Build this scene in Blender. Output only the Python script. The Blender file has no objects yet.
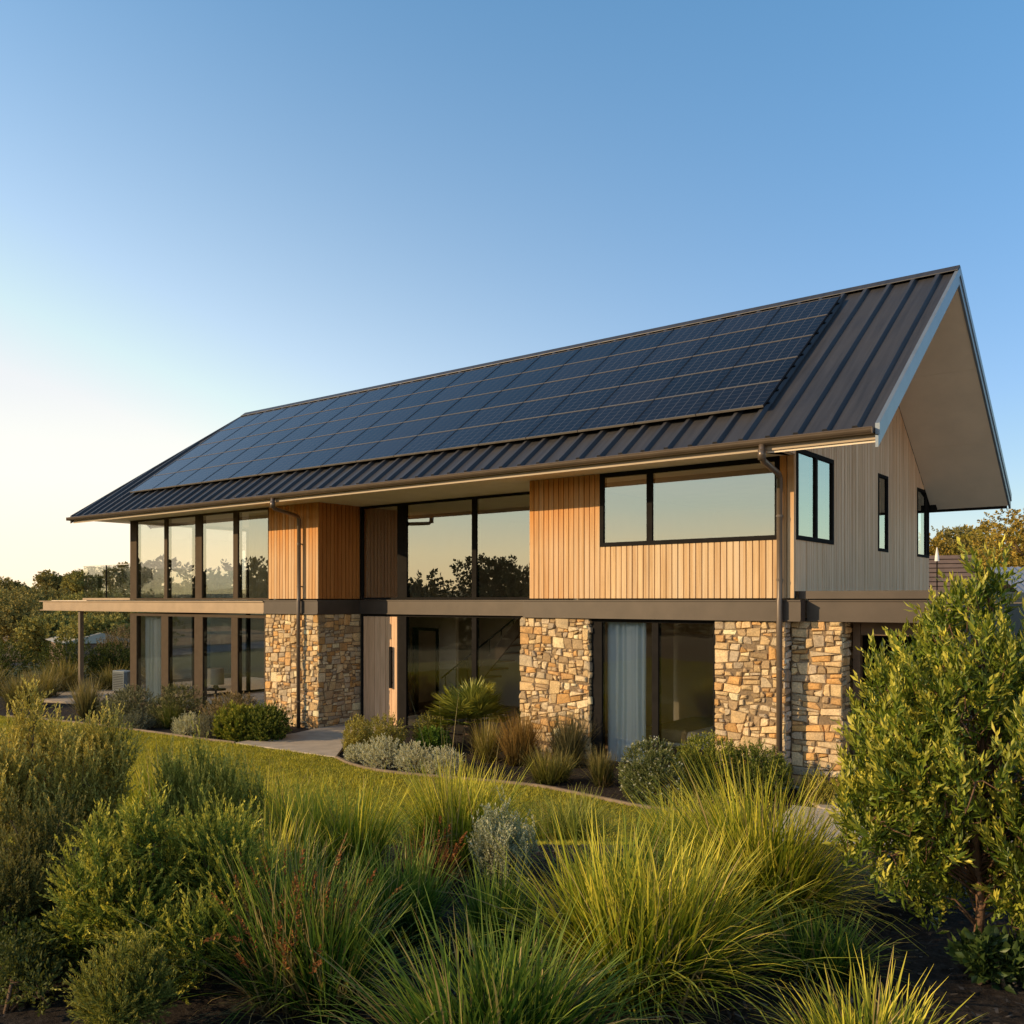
import bpy, math, random
import numpy as np
from mathutils import Vector, Matrix

sc = bpy.context.scene
COL = sc.collection
R = math.radians

# ------------------------------------------------------------------ survey
CAM = np.array([5.303, -13.999, 3.0])
FWD = np.array([-0.6150, 0.7885])
RGT = np.array([0.7885, 0.6150])


def ground_z(x, y):
    """house platform is level; the garden bed rises towards the street"""
    s = (x - CAM[0]) * FWD[0] + (y - CAM[1]) * FWD[1]
    t = np.clip((12.3 - s) / 7.0, 0, 1)
    z = 1.25 * t * t * (3 - 2 * t)
    # valley to the west and gentle hills far away
    w = np.clip((-34 - x) / 30.0, 0, 1)
    z = z - 1.6 * w * w * (3 - 2 * w)
    d = np.sqrt((x + 8) ** 2 + (y - 4) ** 2)
    h = np.clip((d - 130) / 200.0, 0, 1)
    h = h * h * (3 - 2 * h)
    z = z + h * (7.0 + 2.2 * np.sin(x * 0.013 + 1.0) + 1.8 * np.sin(y * 0.017 + 0.5))
    return z


def gz(x, y):
    return float(ground_z(np.float64(x), np.float64(y)))


# ------------------------------------------------------------------ helpers
def setp(o, label=None, cat=None, group=None, kind=None):
    if label: o['label'] = label
    if cat: o['category'] = cat
    if group: o['group'] = group
    if kind: o['kind'] = kind
    return o


def empty(name, loc, label, cat, group=None, rz=0):
    o = bpy.data.objects.new(name, None)
    COL.objects.link(o)
    o.location = loc
    o.rotation_euler = (0, 0, rz)
    o.empty_display_size = 0.2
    return setp(o, label, cat, group)


def link_mesh(name, me, mat, parent=None, loc=(0, 0, 0), label=None):
    o = bpy.data.objects.new(name, me)
    COL.objects.link(o)
    for m in (mat if isinstance(mat, (list, tuple)) else [mat]):
        me.materials.append(m)
    o.location = loc
    if parent is not None:
        o.parent = parent
    if label: o['label'] = label
    return o


def np_mesh(name, V, Fq, cols=None, smooth=False):
    """V (n,3), Fq (m,k) all same k; cols per-vertex (n,3)"""
    V = np.asarray(V, np.float32)
    Fq = np.asarray(Fq, np.int32)
    me = bpy.data.meshes.new(name)
    n, (m, k) = len(V), Fq.shape
    me.vertices.add(n)
    me.vertices.foreach_set('co', V.ravel())
    me.loops.add(m * k)
    me.loops.foreach_set('vertex_index', Fq.ravel())
    me.polygons.add(m)
    me.polygons.foreach_set('loop_start', np.arange(0, m * k, k, dtype=np.int32))
    if smooth:
        me.polygons.foreach_set('use_smooth', np.ones(m, bool))
    me.update(calc_edges=True)
    if cols is not None:
        a = me.color_attributes.new('Col', 'FLOAT_COLOR', 'POINT')
        c = np.ones((n, 4), np.float32)
        c[:, :3] = cols
        a.data.foreach_set('color', c.ravel())
    return me


class MB:
    def __init__(s):
        s.v, s.f, s.c, s.m = [], [], [], []

    def _add(s, vs, fs, c=None, mi=0):
        b = len(s.v)
        s.v += [tuple(map(float, p)) for p in vs]
        s.f += [tuple(i + b for i in f) for f in fs]
        s.c += [c or (1, 1, 1)] * len(vs)
        s.m += [mi] * len(fs)
        return s

    def box(s, x0, x1, y0, y1, z0, z1, c=None, mi=0):
        vs = [(x0, y0, z0), (x1, y0, z0), (x1, y1, z0), (x0, y1, z0), (x0, y0, z1), (x1, y0, z1), (x1, y1, z1), (x0, y1, z1)]
        return s._add(vs, [(0, 3, 2, 1), (4, 5, 6, 7), (0, 1, 5, 4), (1, 2, 6, 5), (2, 3, 7, 6), (3, 0, 4, 7)], c, mi)

    def ring(s, x0, x1, y0, y1, tx, ty, z0, z1, place=None, mi_x=0, mi_y=0):
        """connected rectangular frame lying in xy"""
        place = place or (lambda *q: q)
        o = [(x0, y0), (x1, y0), (x1, y1), (x0, y1)]
        i_ = [(x0 + tx, y0 + ty), (x1 - tx, y0 + ty), (x1 - tx, y1 - ty), (x0 + tx, y1 - ty)]
        vs = [place(x, y, z) for z in (z0, z1) for x, y in o + i_]
        b = len(s.v)
        s.v += [tuple(map(float, p)) for p in vs]
        s.c += [(1, 1, 1)] * 16
        for k in range(4):
            n = (k + 1) % 4
            mi = mi_y if k % 2 == 0 else mi_x
            for f in ((8 + k, 8 + n, 12 + n, 12 + k), (k, 4 + k, 4 + n, n), (k, n, 8 + n, 8 + k), (4 + k, 12 + k, 12 + n, 4 + n)):
                s.f.append(tuple(q + b for q in f)); s.m.append(mi)
        return s

    def poly(s, pts, c=None, mi=0):
        return s._add(pts, [tuple(range(len(pts)))], c, mi)

    def prism(s, pts, vec, c=None, mi=0):
        n = len(pts)
        top = [tuple(np.add(p, vec)) for p in pts]
        fs = [tuple(range(n))[::-1], tuple(range(n, 2 * n))]
        fs += [(i, (i + 1) % n, n + (i + 1) % n, n + i) for i in range(n)]
        return s._add(list(pts) + top, fs, c, mi)

    def tube(s, path, rad, n=8, c=None, mi=0, cap=True):
        path = [Vector(p) for p in path]
        rads = rad if isinstance(rad, (list, tuple)) else [rad] * len(path)
        rings = []
        ref = Vector((0.13, 0.97, 0.2))
        for i, p in enumerate(path):
            a = path[max(i - 1, 0)]
            b = path[min(i + 1, len(path) - 1)]
            t = (b - a).normalized()
            u = t.cross(ref)
            if u.length < 1e-3: u = t.cross(Vector((1, 0, 0)))
            u.normalize()
            w = t.cross(u)
            rings.append([p + rads[i] * (math.cos(q) * u + math.sin(q) * w) for q in [2 * math.pi * k / n for k in range(n)]])
        vs = [tuple(p) for r in rings for p in r]
        fs = []
        for i in range(len(path) - 1):
            for k in range(n):
                fs.append((i * n + k, i * n + (k + 1) % n, (i + 1) * n + (k + 1) % n, (i + 1) * n + k))
        if cap:
            fs.append(tuple(range(n))[::-1])
            fs.append(tuple(range((len(path) - 1) * n, len(path) * n)))
        return s._add(vs, fs, c, mi)

    def build(s, name, mat, parent=None, smooth=False, loc=(0, 0, 0), label=None, bevel=0, col=False):
        me = bpy.data.meshes.new(name)
        me.from_pydata(s.v, [], s.f)
        if col:
            a = me.color_attributes.new('Col', 'FLOAT_COLOR', 'POINT')
            a.data.foreach_set('color', np.array([list(c) + [1] for c in s.c], np.float32).ravel())
        me.polygons.foreach_set('material_index', np.array(s.m, np.int32))
        if smooth:
            me.polygons.foreach_set('use_smooth', np.ones(len(s.f), bool))
        me.update()
        o = link_mesh(name, me, mat, parent, loc, label)
        if bevel:
            b = o.modifiers.new('bevel', 'BEVEL')
            b.width = bevel
            b.segments = 2
            b.limit_method = 'ANGLE'
        return o


# ------------------------------------------------------------------ materials
def mat(name):
    m = bpy.data.materials.new(name)
    m.use_nodes = True
    nt = m.node_tree
    for n in list(nt.nodes): nt.nodes.remove(n)
    out = nt.nodes.new('ShaderNodeOutputMaterial')
    return m, nt, out


def N(nt, t, **kw):
    n = nt.nodes.new(t)
    for k, v in kw.items():
        if hasattr(n, k): setattr(n, k, v)
    return n


def ramp(nt, fac, stops):
    r = N(nt, 'ShaderNodeValToRGB')
    e = r.color_ramp.elements
    while len(e) < len(stops): e.new(0.5)
    for el, (p, c) in zip(e, stops):
        el.position = p
        el.color = (*c, 1)
    nt.links.new(fac, r.inputs[0])
    return r.outputs[0]


def noise(nt, vec, scale, detail=4, rough=.55):
    n = N(nt, 'ShaderNodeTexNoise')
    n.inputs['Scale'].default_value = scale
    n.inputs['Detail'].default_value = detail
    n.inputs['Roughness'].default_value = rough
    if vec is not None: nt.links.new(vec, n.inputs['Vector'])
    return n


def mapping(nt, src, scale=(1, 1, 1)):
    mp = N(nt, 'ShaderNodeMapping')
    mp.inputs['Scale'].default_value = scale
    nt.links.new(src, mp.inputs['Vector'])
    return mp.outputs[0]


def geo_pos(nt):
    return N(nt, 'ShaderNodeNewGeometry').outputs['Position']


def mixc(nt, fac, a, b, mode='MIX'):
    m = N(nt, 'ShaderNodeMix')
    m.data_type = 'RGBA'
    m.blend_type = mode
    for s, v in ((m.inputs[0], fac), (m.inputs[6], a), (m.inputs[7], b)):
        if isinstance(v, (int, float)): s.default_value = v
        elif isinstance(v, tuple): s.default_value = (*v, 1)
        else: nt.links.new(v, s)
    return m.outputs[2]


def bump(nt, h, strength=.3, dist=.02):
    b = N(nt, 'ShaderNodeBump')
    b.inputs['Strength'].default_value = strength
    b.inputs['Distance'].default_value = dist
    nt.links.new(h, b.inputs['Height'])
    return b.outputs[0]


def principled(nt, out, color, rough=.6, metal=0, normal=None, spec=.5):
    p = N(nt, 'ShaderNodeBsdfPrincipled')
    if isinstance(color, tuple): p.inputs['Base Color'].default_value = (*color, 1)
    else: nt.links.new(color, p.inputs['Base Color'])
    if isinstance(rough, (int, float)): p.inputs['Roughness'].default_value = rough
    else: nt.links.new(rough, p.inputs['Roughness'])
    p.inputs['Metallic'].default_value = metal
    p.inputs['Specular IOR Level'].default_value = spec
    if normal is not None: nt.links.new(normal, p.inputs['Normal'])
    nt.links.new(p.outputs[0], out.inputs[0])
    return p


def plain(name, color, rough=.6, metal=0, var=.12, scale=6, spec=.5, bumpy=0):
    """painted or metal surface with slight uneven tone"""
    m, nt, out = mat(name)
    pos = geo_pos(nt)
    n = noise(nt, pos, scale, 5)
    lo = tuple(c * (1 - var) for c in color)
    hi = tuple(min(c * (1 + var), 1) for c in color)
    c = ramp(nt, n.outputs[0], [(.3, lo), (.7, hi)])
    nm = bump(nt, noise(nt, pos, scale * 12, 3).outputs[0], bumpy, .01) if bumpy else None
    principled(nt, out, c, rough, metal, nm, spec)
    return m


def mat_timber(name, base, alt, dark, weather=None, top_tone=None, zr=None):
    """boards: tone per board comes from the mesh colour, grain from stretched noise"""
    m, nt, out = mat(name)
    pos = geo_pos(nt)
    at = N(nt, 'ShaderNodeVertexColor', layer_name='Col')
    sep = N(nt, 'ShaderNodeSeparateColor')
    nt.links.new(at.outputs[0], sep.inputs[0])
    c = mixc(nt, sep.outputs[0], base, alt)
    off = N(nt, 'ShaderNodeVectorMath', operation='MULTIPLY_ADD')
    nt.links.new(at.outputs[0], off.inputs[0])
    off.inputs[1].default_value = (37, 17, 91)
    nt.links.new(pos, off.inputs[2])
    g = noise(nt, mapping(nt, off.outputs[0], (30, 30, 1.3)), 1, 6, .65)
    gr = ramp(nt, g.outputs[0], [(.25, (.62, .58, .52)), (.6, (1, 1, 1)), (.8, (1.12, 1.1, 1.05))])
    c = mixc(nt, 1.0, c, gr, 'MULTIPLY')
    big = noise(nt, mapping(nt, pos, (1.2, 1.2, .5)), 1, 3)
    c = mixc(nt, ramp(nt, big.outputs[0], [(.35, (0, 0, 0)), (.75, (.45, .45, .45))]), c, dark)
    if weather:
        wn = noise(nt, mapping(nt, off.outputs[0], (9, 9, .35)), 1, 4)
        c = mixc(nt, ramp(nt, wn.outputs[0], [(.4, (0, 0, 0)), (.65, (.8, .8, .8))]), c, weather)
    if top_tone:
        # eave shade put into the front boards' colour, deepening towards the top
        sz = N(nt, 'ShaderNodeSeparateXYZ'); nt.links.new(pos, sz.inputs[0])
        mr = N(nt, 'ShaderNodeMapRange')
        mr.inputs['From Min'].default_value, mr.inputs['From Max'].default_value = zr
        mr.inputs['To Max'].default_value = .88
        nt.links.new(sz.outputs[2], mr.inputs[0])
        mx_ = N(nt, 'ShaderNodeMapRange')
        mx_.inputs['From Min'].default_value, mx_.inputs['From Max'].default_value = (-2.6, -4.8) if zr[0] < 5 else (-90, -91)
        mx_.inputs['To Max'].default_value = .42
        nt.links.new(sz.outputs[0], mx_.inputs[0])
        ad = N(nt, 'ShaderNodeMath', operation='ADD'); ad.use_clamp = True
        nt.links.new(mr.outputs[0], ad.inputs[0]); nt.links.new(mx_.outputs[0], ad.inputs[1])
        vr = N(nt, 'ShaderNodeMath', operation='MULTIPLY')               # amount differs from board to board
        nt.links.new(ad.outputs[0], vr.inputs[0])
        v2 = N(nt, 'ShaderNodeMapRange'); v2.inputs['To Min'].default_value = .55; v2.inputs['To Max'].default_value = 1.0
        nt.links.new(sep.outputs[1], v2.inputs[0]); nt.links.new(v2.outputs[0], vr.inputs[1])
        c = mixc(nt, vr.outputs[0], c, mixc(nt, 1.0, gr, top_tone, 'MULTIPLY'))
    principled(nt, out, c, .62, 0, bump(nt, g.outputs[0], .25, .006), .3)
    return m


def mat_foliage(name, trans=.3, rough=.5, spec=.25):
    m, nt, out = mat(name)
    at = N(nt, 'ShaderNodeVertexColor', layer_name='Col')
    p = N(nt, 'ShaderNodeBsdfPrincipled')
    nt.links.new(at.outputs[0], p.inputs['Base Color'])
    p.inputs['Roughness'].default_value = rough
    p.inputs['Specular IOR Level'].default_value = spec
    t = N(nt, 'ShaderNodeBsdfTranslucent')
    tc = mixc(nt, 1.0, at.outputs[0], (1.15, 1.1, .55), 'MULTIPLY')
    nt.links.new(tc, t.inputs[0])
    mx = N(nt, 'ShaderNodeMixShader')
    mx.inputs[0].default_value = trans
    nt.links.new(p.outputs[0], mx.inputs[1])
    nt.links.new(t.outputs[0], mx.inputs[2])
    nt.links.new(mx.outputs[0], out.inputs[0])
    return m


def mat_attr(name, rough=.85, grain=40, amount=.35, bumpd=.02):
    m, nt, out = mat(name)
    at = N(nt, 'ShaderNodeVertexColor', layer_name='Col')
    pos = geo_pos(nt)
    n = noise(nt, pos, grain, 6, .65)
    n2 = noise(nt, pos, grain * .22, 3)
    lo, hi = 1 - amount, 1 + amount * .6
    c = mixc(nt, 1.0, at.outputs[0], ramp(nt, n.outputs[0], [(.3, (lo,) * 3), (.7, (hi,) * 3)]), 'MULTIPLY')
    c = mixc(nt, 1.0, c, ramp(nt, n2.outputs[0], [(.3, (.8, .78, .76)), (.7, (1.1, 1.06, .98))]), 'MULTIPLY')
    principled(nt, out, c, rough, 0, bump(nt, n.outputs[0], .7, bumpd), .2)
    return m


def mat_glass(name, tint=(.80, .83, .80), refl=.30, gcol=(.97, 1, .96)):
    m, nt, out = mat(name)
    pos = geo_pos(nt)
    nm = bump(nt, noise(nt, pos, .9, 1).outputs[0], .035, .05)
    lw = N(nt, 'ShaderNodeFresnel')
    lw.inputs['IOR'].default_value = 1.5
    mr = N(nt, 'ShaderNodeMapRange')
    mr.inputs['From Min'].default_value = .04
    mr.inputs['From Max'].default_value = 1
    mr.inputs['To Min'].default_value = refl
    mr.inputs['To Max'].default_value = 1
    nt.links.new(lw.outputs[0], mr.inputs[0])
    t = N(nt, 'ShaderNodeBsdfTransparent')
    t.inputs[0].default_value = (*tint, 1)
    g = N(nt, 'ShaderNodeBsdfGlossy')
    g.inputs['Roughness'].default_value = 0.0
    g.inputs['Color'].default_value = (*gcol, 1)
    nt.links.new(nm, g.inputs['Normal'])
    mx = N(nt, 'ShaderNodeMixShader')
    nt.links.new(mr.outputs[0], mx.inputs[0])
    nt.links.new(t.outputs[0], mx.inputs[1])
    nt.links.new(g.outputs[0], mx.inputs[2])
    nt.links.new(mx.outputs[0], out.inputs[0])
    return m


def mat_roof():
    m, nt, out = mat('roof_metal')
    pos = geo_pos(nt)
    n = noise(nt, mapping(nt, pos, (14, .7, .7)), 1, 5)
    n2 = noise(nt, pos, 1.1, 4)
    c = ramp(nt, n.outputs[0], [(.3, (.046, .043, .045)), (.7, (.074, .070, .073))])
    c = mixc(nt, ramp(nt, n2.outputs[0], [(.4, (0, 0, 0)), (.8, (.35, .35, .35))]), c, (.095, .088, .088))
    r = N(nt, 'ShaderNodeMapRange')
    r.inputs['To Min'].default_value = .38
    r.inputs['To Max'].default_value = .58
    nt.links.new(n2.outputs[0], r.inputs[0])
    principled(nt, out, c, r.outputs[0], .35, None, .5)
    return m


def mat_cells():
    """solar cells: panel-local grid of pale lines on blue-black silicon"""
    m, nt, out = mat('solar_cells')
    tc = N(nt, 'ShaderNodeTexCoord')
    sep = N(nt, 'ShaderNodeSeparateXYZ')
    nt.links.new(tc.outputs['Object'], sep.inputs[0])

    def lines(src, pitch, width):
        d = N(nt, 'ShaderNodeMath', operation='DIVIDE'); d.inputs[1].default_value = pitch
        nt.links.new(src, d.inputs[0])
        f = N(nt, 'ShaderNodeMath', operation='FRACT'); nt.links.new(d.outputs[0], f.inputs[0])
        a = N(nt, 'ShaderNodeMath', operation='SUBTRACT'); nt.links.new(f.outputs[0], a.inputs[0]); a.inputs[1].default_value = .5
        b = N(nt, 'ShaderNodeMath', operation='ABSOLUTE'); nt.links.new(a.outputs[0], b.inputs[0])
        g = N(nt, 'ShaderNodeMath', operation='GREATER_THAN'); nt.links.new(b.outputs[0], g.inputs[0]); g.inputs[1].default_value = .5 - width / pitch / 2
        return g.outputs[0]
    l1 = lines(sep.outputs[0], 1.15 / 6, .012)
    l2 = lines(sep.outputs[1], .88 / 6, .007)
    l3 = lines(sep.outputs[0], 1.15 / 24, .003)
    mx = N(nt, 'ShaderNodeMath', operation='MAXIMUM'); nt.links.new(l1, mx.inputs[0]); nt.links.new(l2, mx.inputs[1])
    oi = N(nt, 'ShaderNodeObjectInfo')
    c0 = ramp(nt, oi.outputs['Random'], [(0, (.005, .005, .007)), (1, (.012, .011, .015))])
    c = mixc(nt, l3, c0, (.020, .019, .024))
    c = mixc(nt, mx.outputs[0], c, (.075, .07, .07))
    principled(nt, out, c, .20, 0, None, .25)
    return m


def mat_ground():
    m, nt, out = mat('ground_earth')
    pos = geo_pos(nt)
    n = noise(nt, pos, 18, 8, .7)
    n2 = noise(nt, pos, .9, 4)
    n3 = noise(nt, pos, 70, 4, .7)
    mulch = ramp(nt, n.outputs[0], [(.25, (.014, .010, .008)), (.5, (.04, .03, .024)), (.75, (.085, .07, .058))])
    mulch = mixc(nt, .6, mulch, ramp(nt, n3.outputs[0], [(.3, (.25, .25, .25)), (.7, (1.3, 1.3, 1.3))]), 'MULTIPLY')
    dry = ramp(nt, n2.outputs[0], [(.3, (.03, .04, .012)), (.7, (.065, .068, .022))])
    ln = N(nt, 'ShaderNodeVectorMath', operation='LENGTH')
    nt.links.new(mapping(nt, pos, (1, 1, 0)), ln.inputs[0])
    mr = N(nt, 'ShaderNodeMapRange')
    mr.inputs['From Min'].default_value = 24
    mr.inputs['From Max'].default_value = 34
    nt.links.new(ln.outputs['Value'], mr.inputs[0])
    c = mixc(nt, mr.outputs[0], mulch, dry)
    ln2 = N(nt, 'ShaderNodeMapRange')
    ln2.inputs['From Min'].default_value = 110
    ln2.inputs['From Max'].default_value = 170
    nt.links.new(ln.outputs['Value'], ln2.inputs[0])
    far = ramp(nt, noise(nt, pos, .05, 6).outputs[0], [(.35, (.035, .04, .018)), (.65, (.09, .085, .04))])
    c = mixc(nt, ln2.outputs[0], c, far)
    principled(nt, out, c, .95, 0, bump(nt, n.outputs[0], .8, .03), .1)
    return m


def mat_lawn():
    m, nt, out = mat('lawn_turf')
    pos = geo_pos(nt)
    n = noise(nt, pos, 1.6, 5, .6)
    n2 = noise(nt, pos, 22, 5, .7)
    c = ramp(nt, n.outputs[0], [(.3, (.17, .17, .02)), (.7, (.34, .29, .04))])
    c = mixc(nt, .7, c, ramp(nt, n2.outputs[0], [(.3, (.4, .4, .4)), (.7, (1.3, 1.3, 1.3))]), 'MULTIPLY')
    principled(nt, out, c, .9, 0, bump(nt, n2.outputs[0], 1, .05), .1)
    return m


M = dict(
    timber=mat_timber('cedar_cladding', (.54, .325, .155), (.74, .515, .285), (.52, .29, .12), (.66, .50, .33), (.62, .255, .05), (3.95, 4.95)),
    shaded_timber=mat_timber('shaded_cedar', (.46, .165, .035), (.56, .22, .055), (.36, .115, .022)),  # cedar in darker, redder colours that carry the shade of the recess side
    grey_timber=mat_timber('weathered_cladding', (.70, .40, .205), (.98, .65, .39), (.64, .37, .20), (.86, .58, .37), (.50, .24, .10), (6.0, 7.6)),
    door=mat_timber('door_timber', (.74, .46, .27), (.82, .53, .33), (.62, .38, .22)),
    stone=mat_attr('rubble_stone', .9, 38, .35, .012),
    mortar=plain('mortar', (.24, .17, .105), .95, 0, .35, 25, .1, .6),
    beam=plain('steel_beam_bronze', (.075, .055, .042), .45, .2, .12, 3),
    deck=plain('deck_edge_lit', (.36, .25, .155), .5, .1, .1, 3),  # floor beam colour lightened here to carry its gloss reflection
    post=plain('bronze_post', (.15, .11, .075), .45, .2, .1, 4),
    frame=plain('dark_frame', (.018, .016, .015), .75, 0, .15, 6, .03),
    tan_frame=plain('bronze_frame', (.085, .06, .04), .7, 0, .1, 6, .06),
    roof=mat_roof(),
    gutter=plain('gutter_bronze', (.15, .112, .085), .32, .35, .12, 3),
    fascia=plain('fascia_cream', (.40, .30, .205), .55, 0, .06, 2),
    soffit=plain('soffit_board', (.80, .67, .52), .75, 0, .05, 2, .2),
    verge=plain('verge_steel_blue', (.20, .235, .28), .38, .3, .08, 3),
    wall=plain('interior_plaster', (.84, .75, .61), .85, 0, .05, 1.5, .2),
    ifloor=plain('interior_floor', (.30, .20, .125), .4, 0, .2, 4),
    dark=plain('dark_lining', (.03, .025, .02), .7, 0, .2, 5),
    brown=plain('brown_lining', (.13, .075, .04), .6, 0, .2, 5),
    glass=mat_glass('window_glass', (.88, .89, .86), .43),
    low_glass=mat_glass('ground_floor_glass', (.97, .97, .96), .10),
    clear=mat_glass('balustrade_glass', (.88, .90, .84), .34),
    cells=mat_cells(),
    alu=plain('panel_frame', (.24, .21, .18), .4, .4, .08, 6),
    rail=plain('rail_black', (.03, .03, .035), .4, .5, .1, 6),
    ground=mat_ground(), lawn=mat_lawn(),
    concrete=plain('path_concrete', (.44, .36, .28), .85, 0, .14, 4, .2, .3),
    gravel=plain('pale_gravel', (.54, .46, .37), .95, 0, .4, 30, .1, .8),
    edging=plain('edging_steel', (.22, .16, .11), .7, .2, .2, 6),
    asphalt=plain('road_asphalt', (.055, .06, .075), .9, 0, .15, 1, .2),
    field=plain('bare_field', (.20, .135, .075), .95, 0, .25, .3, .1),
    bark=plain('bark', (.13, .085, .055), .9, 0, .4, 14, .1, .6),
    redbark=plain('red_bark', (.17, .095, .055), .8, 0, .35, 14, .2, .5),
    foliage=mat_foliage('foliage', .28, .6, .1),
    grass=mat_foliage('grass_blades', .30, .55, .18),
    leaf=mat_foliage('broad_leaves', .22, .42, .3),
    far=mat_foliage('far_foliage', .15, .8, .1),
    curtain=mat_foliage('sheer_curtain', .35, .9, .05),
    linen=plain('bed_linen', (.55, .50, .44), .9, 0, .06, 5, .1),
    throw=plain('bed_throw', (.30, .22, .13), .9, 0, .15, 9, .1),
    shade=plain('lamp_shade', (.62, .54, .42), .8, 0, .04, 5, .1),
    ac=plain('ac_case', (.085, .10, .11), .5, .1, .08, 5),
    corr=plain('corrugated_roof', (.27, .29, .34), .45, .3, .15, 1.5),
    browntile=plain('brown_roof', (.17, .11, .08), .8, 0, .2, 2),
    paleroof=plain('pale_roof', (.42, .38, .31), .7, 0, .1, 2),
    canvas=plain('white_canvas', (.80, .76, .70), .8, 0, .05, 4),
    cushion=plain('sofa_cushion', (.36, .32, .26), .9, 0, .1, 8, .1),
    seed=mat_foliage('seed_heads', .2, .8, .1),
)

# ------------------------------------------------------------------ ground, lawn, paths
def axis_grid(a, b, fine, lo, hi):
    pts = list(np.arange(lo, hi + 1e-6, fine))
    st, p = fine, hi
    while p < b:
        st *= 1.28; p += st; pts.append(p)
    st, p = fine, lo
    while p > a:
        st *= 1.28; p -= st; pts.insert(0, p)
    return np.array(pts)


gx = axis_grid(-1500, 1500, .5, -30, 14)
gy = axis_grid(-1500, 1500, .5, -20, 12)
X, Y = np.meshgrid(gx, gy, indexing='ij')
rng0 = np.random.default_rng(5)
Z = ground_z(X, Y)
S = (X - CAM[0]) * FWD[0] + (Y - CAM[1]) * FWD[1]
bed = np.clip((12 - S) / 3, 0, 1) * np.clip((S + 20) / 5, 0, 1)
Z = Z + bed * rng0.normal(0, .018, Z.shape) - 0.012
nx, ny = len(gx), len(gy)
idx = np.arange(nx * ny).reshape(nx, ny)
Fq = np.stack([idx[:-1, :-1], idx[1:, :-1], idx[1:, 1:], idx[:-1, 1:]], -1).reshape(-1, 4)
me = np_mesh('ground', np.stack([X, Y, Z], -1).reshape(-1, 3), Fq, None, True)
setp(link_mesh('ground', me, M['ground']), kind='structure')


def in_poly(px, py, poly):
    c = np.zeros(px.shape, bool)
    n = len(poly)
    j = n - 1
    for i in range(n):
        xi, yi = poly[i]; xj, yj = poly[j]
        m_ = ((yi > py) != (yj > py)) & (px < (xj - xi) * (py - yi) / (yj - yi + 1e-12) + xi)
        c ^= m_
        j = i
    return c


def smooth_line(pts, n=10):
    out = []
    P = [np.array(p, float) for p in pts]
    for i in range(len(P) - 1):
        p0, p1, p2, p3 = P[max(i - 1, 0)], P[i], P[i + 1], P[min(i + 2, len(P) - 1)]
        for k in range(n):
            t = k / n
            out.append(tuple(.5 * ((2 * p1) + (-p0 + p2) * t + (2 * p0 - 5 * p1 + 4 * p2 - p3) * t * t + (-p0 + 3 * p1 - 3 * p2 + p3) * t ** 3)))
    out.append(tuple(P[-1]))
    return out


edge_w = smooth_line([(-19.3, -3.5), (-17.29, -3.11), (-15.92, -2.94), (-13.82, -2.76), (-12.02, -2.66), (-10.95, -2.54)])
edge_e = smooth_line([(-7.95, -2.42), (-7.1, -2.75), (-6.25, -2.85), (-5.06, -2.62), (-3.46, -2.23), (-2.20, -2.36), (-1.19, -2.47), (-.2, -2.25), (.6, -2.6)])
lawn_poly = edge_w + edge_e + [(1.15, -4.2), (.7, -6.0), (-.2, -7.6), (-2.0, -9.6), (-5.0, -12.2), (-12.0, -17.0), (-24.0, -19.0), (-27.0, -8.0), (-23.5, -4.6)]


def sheet(name, poly, z, m, res=.35):
    """flat patch that follows the ground"""
    bb = np.array(poly)
    import bmesh
    bm = bmesh.new()
    vs = [bm.verts.new((p[0], p[1], gz(*p) + z)) for p in poly]
    f = bm.faces.new(vs)
    if f.normal.z < 0: f.normal_flip()
    bmesh.ops.triangulate(bm, faces=[f])
    for _ in range(3):
        es = [e for e in bm.edges if e.calc_length() > res * 2]
        if not es: break
        bmesh.ops.subdivide_edges(bm, edges=es, cuts=1)
        bmesh.ops.triangulate(bm, faces=[q for q in bm.faces if len(q.verts) > 3])
    for v in bm.verts:
        v.co.z = gz(v.co.x, v.co.y) + z
    bm.normal_update()
    for q in bm.faces:
        if q.normal.z < 0: q.normal_flip()
    me = bpy.data.meshes.new(name)
    bm.to_mesh(me); bm.free()
    return setp(link_mesh(name, me, m), kind='structure')


sheet('lawn', lawn_poly, .012, M['lawn'])
path_poly = [(-10.95, -2.54), (-7.95, -2.42), (-8.6, -1.7), (-9.65, -.45), (-9.75, 1.22), (-11.28, 1.22), (-11.28, -.12), (-11.05, -.9)]
mb = MB()
mb.prism([(x, y, -.05) for x, y in path_poly], (0, 0, .085))
setp(mb.build('path', M['concrete'], bevel=.008), kind='structure')
mb = MB()
mb.prism([(x, y, -.05) for x, y in [(.05, -.02), (2.9, -.02), (2.9, -1.0), (.75, -1.0)]], (0, 0, .09))
setp(mb.build('porch_slab', M['concrete'], bevel=.008), kind='structure')
sheet('bounce_gravel', [(3.3, -1.1), (3.5, -4.5), (6.5, -7.5), (30, -12), (34, 14), (3.0, 13), (3.0, -1.0)], .018, M['gravel'], 1.2)  # pale ground added east of the house to bounce light onto the gable
sheet('gravel_path', smooth_line([(.35, -1.02), (3.3, -1.02), (3.6, -3), (3.0, -5.2), (1.9, -5.3), (1.2, -3.6), (.62, -2.6)], 4), .022, M['gravel'])
mb = MB()
mb.prism([(x, y, -.05) for x, y in [(-24.4, -.9), (-22.2, -1.3), (-19.7, -.5), (-19.7, 7.5), (-24.4, 7.5)]], (0, 0, .10))
setp(mb.build('terrace_slab', M['concrete'], bevel=.008), kind='structure')
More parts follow.
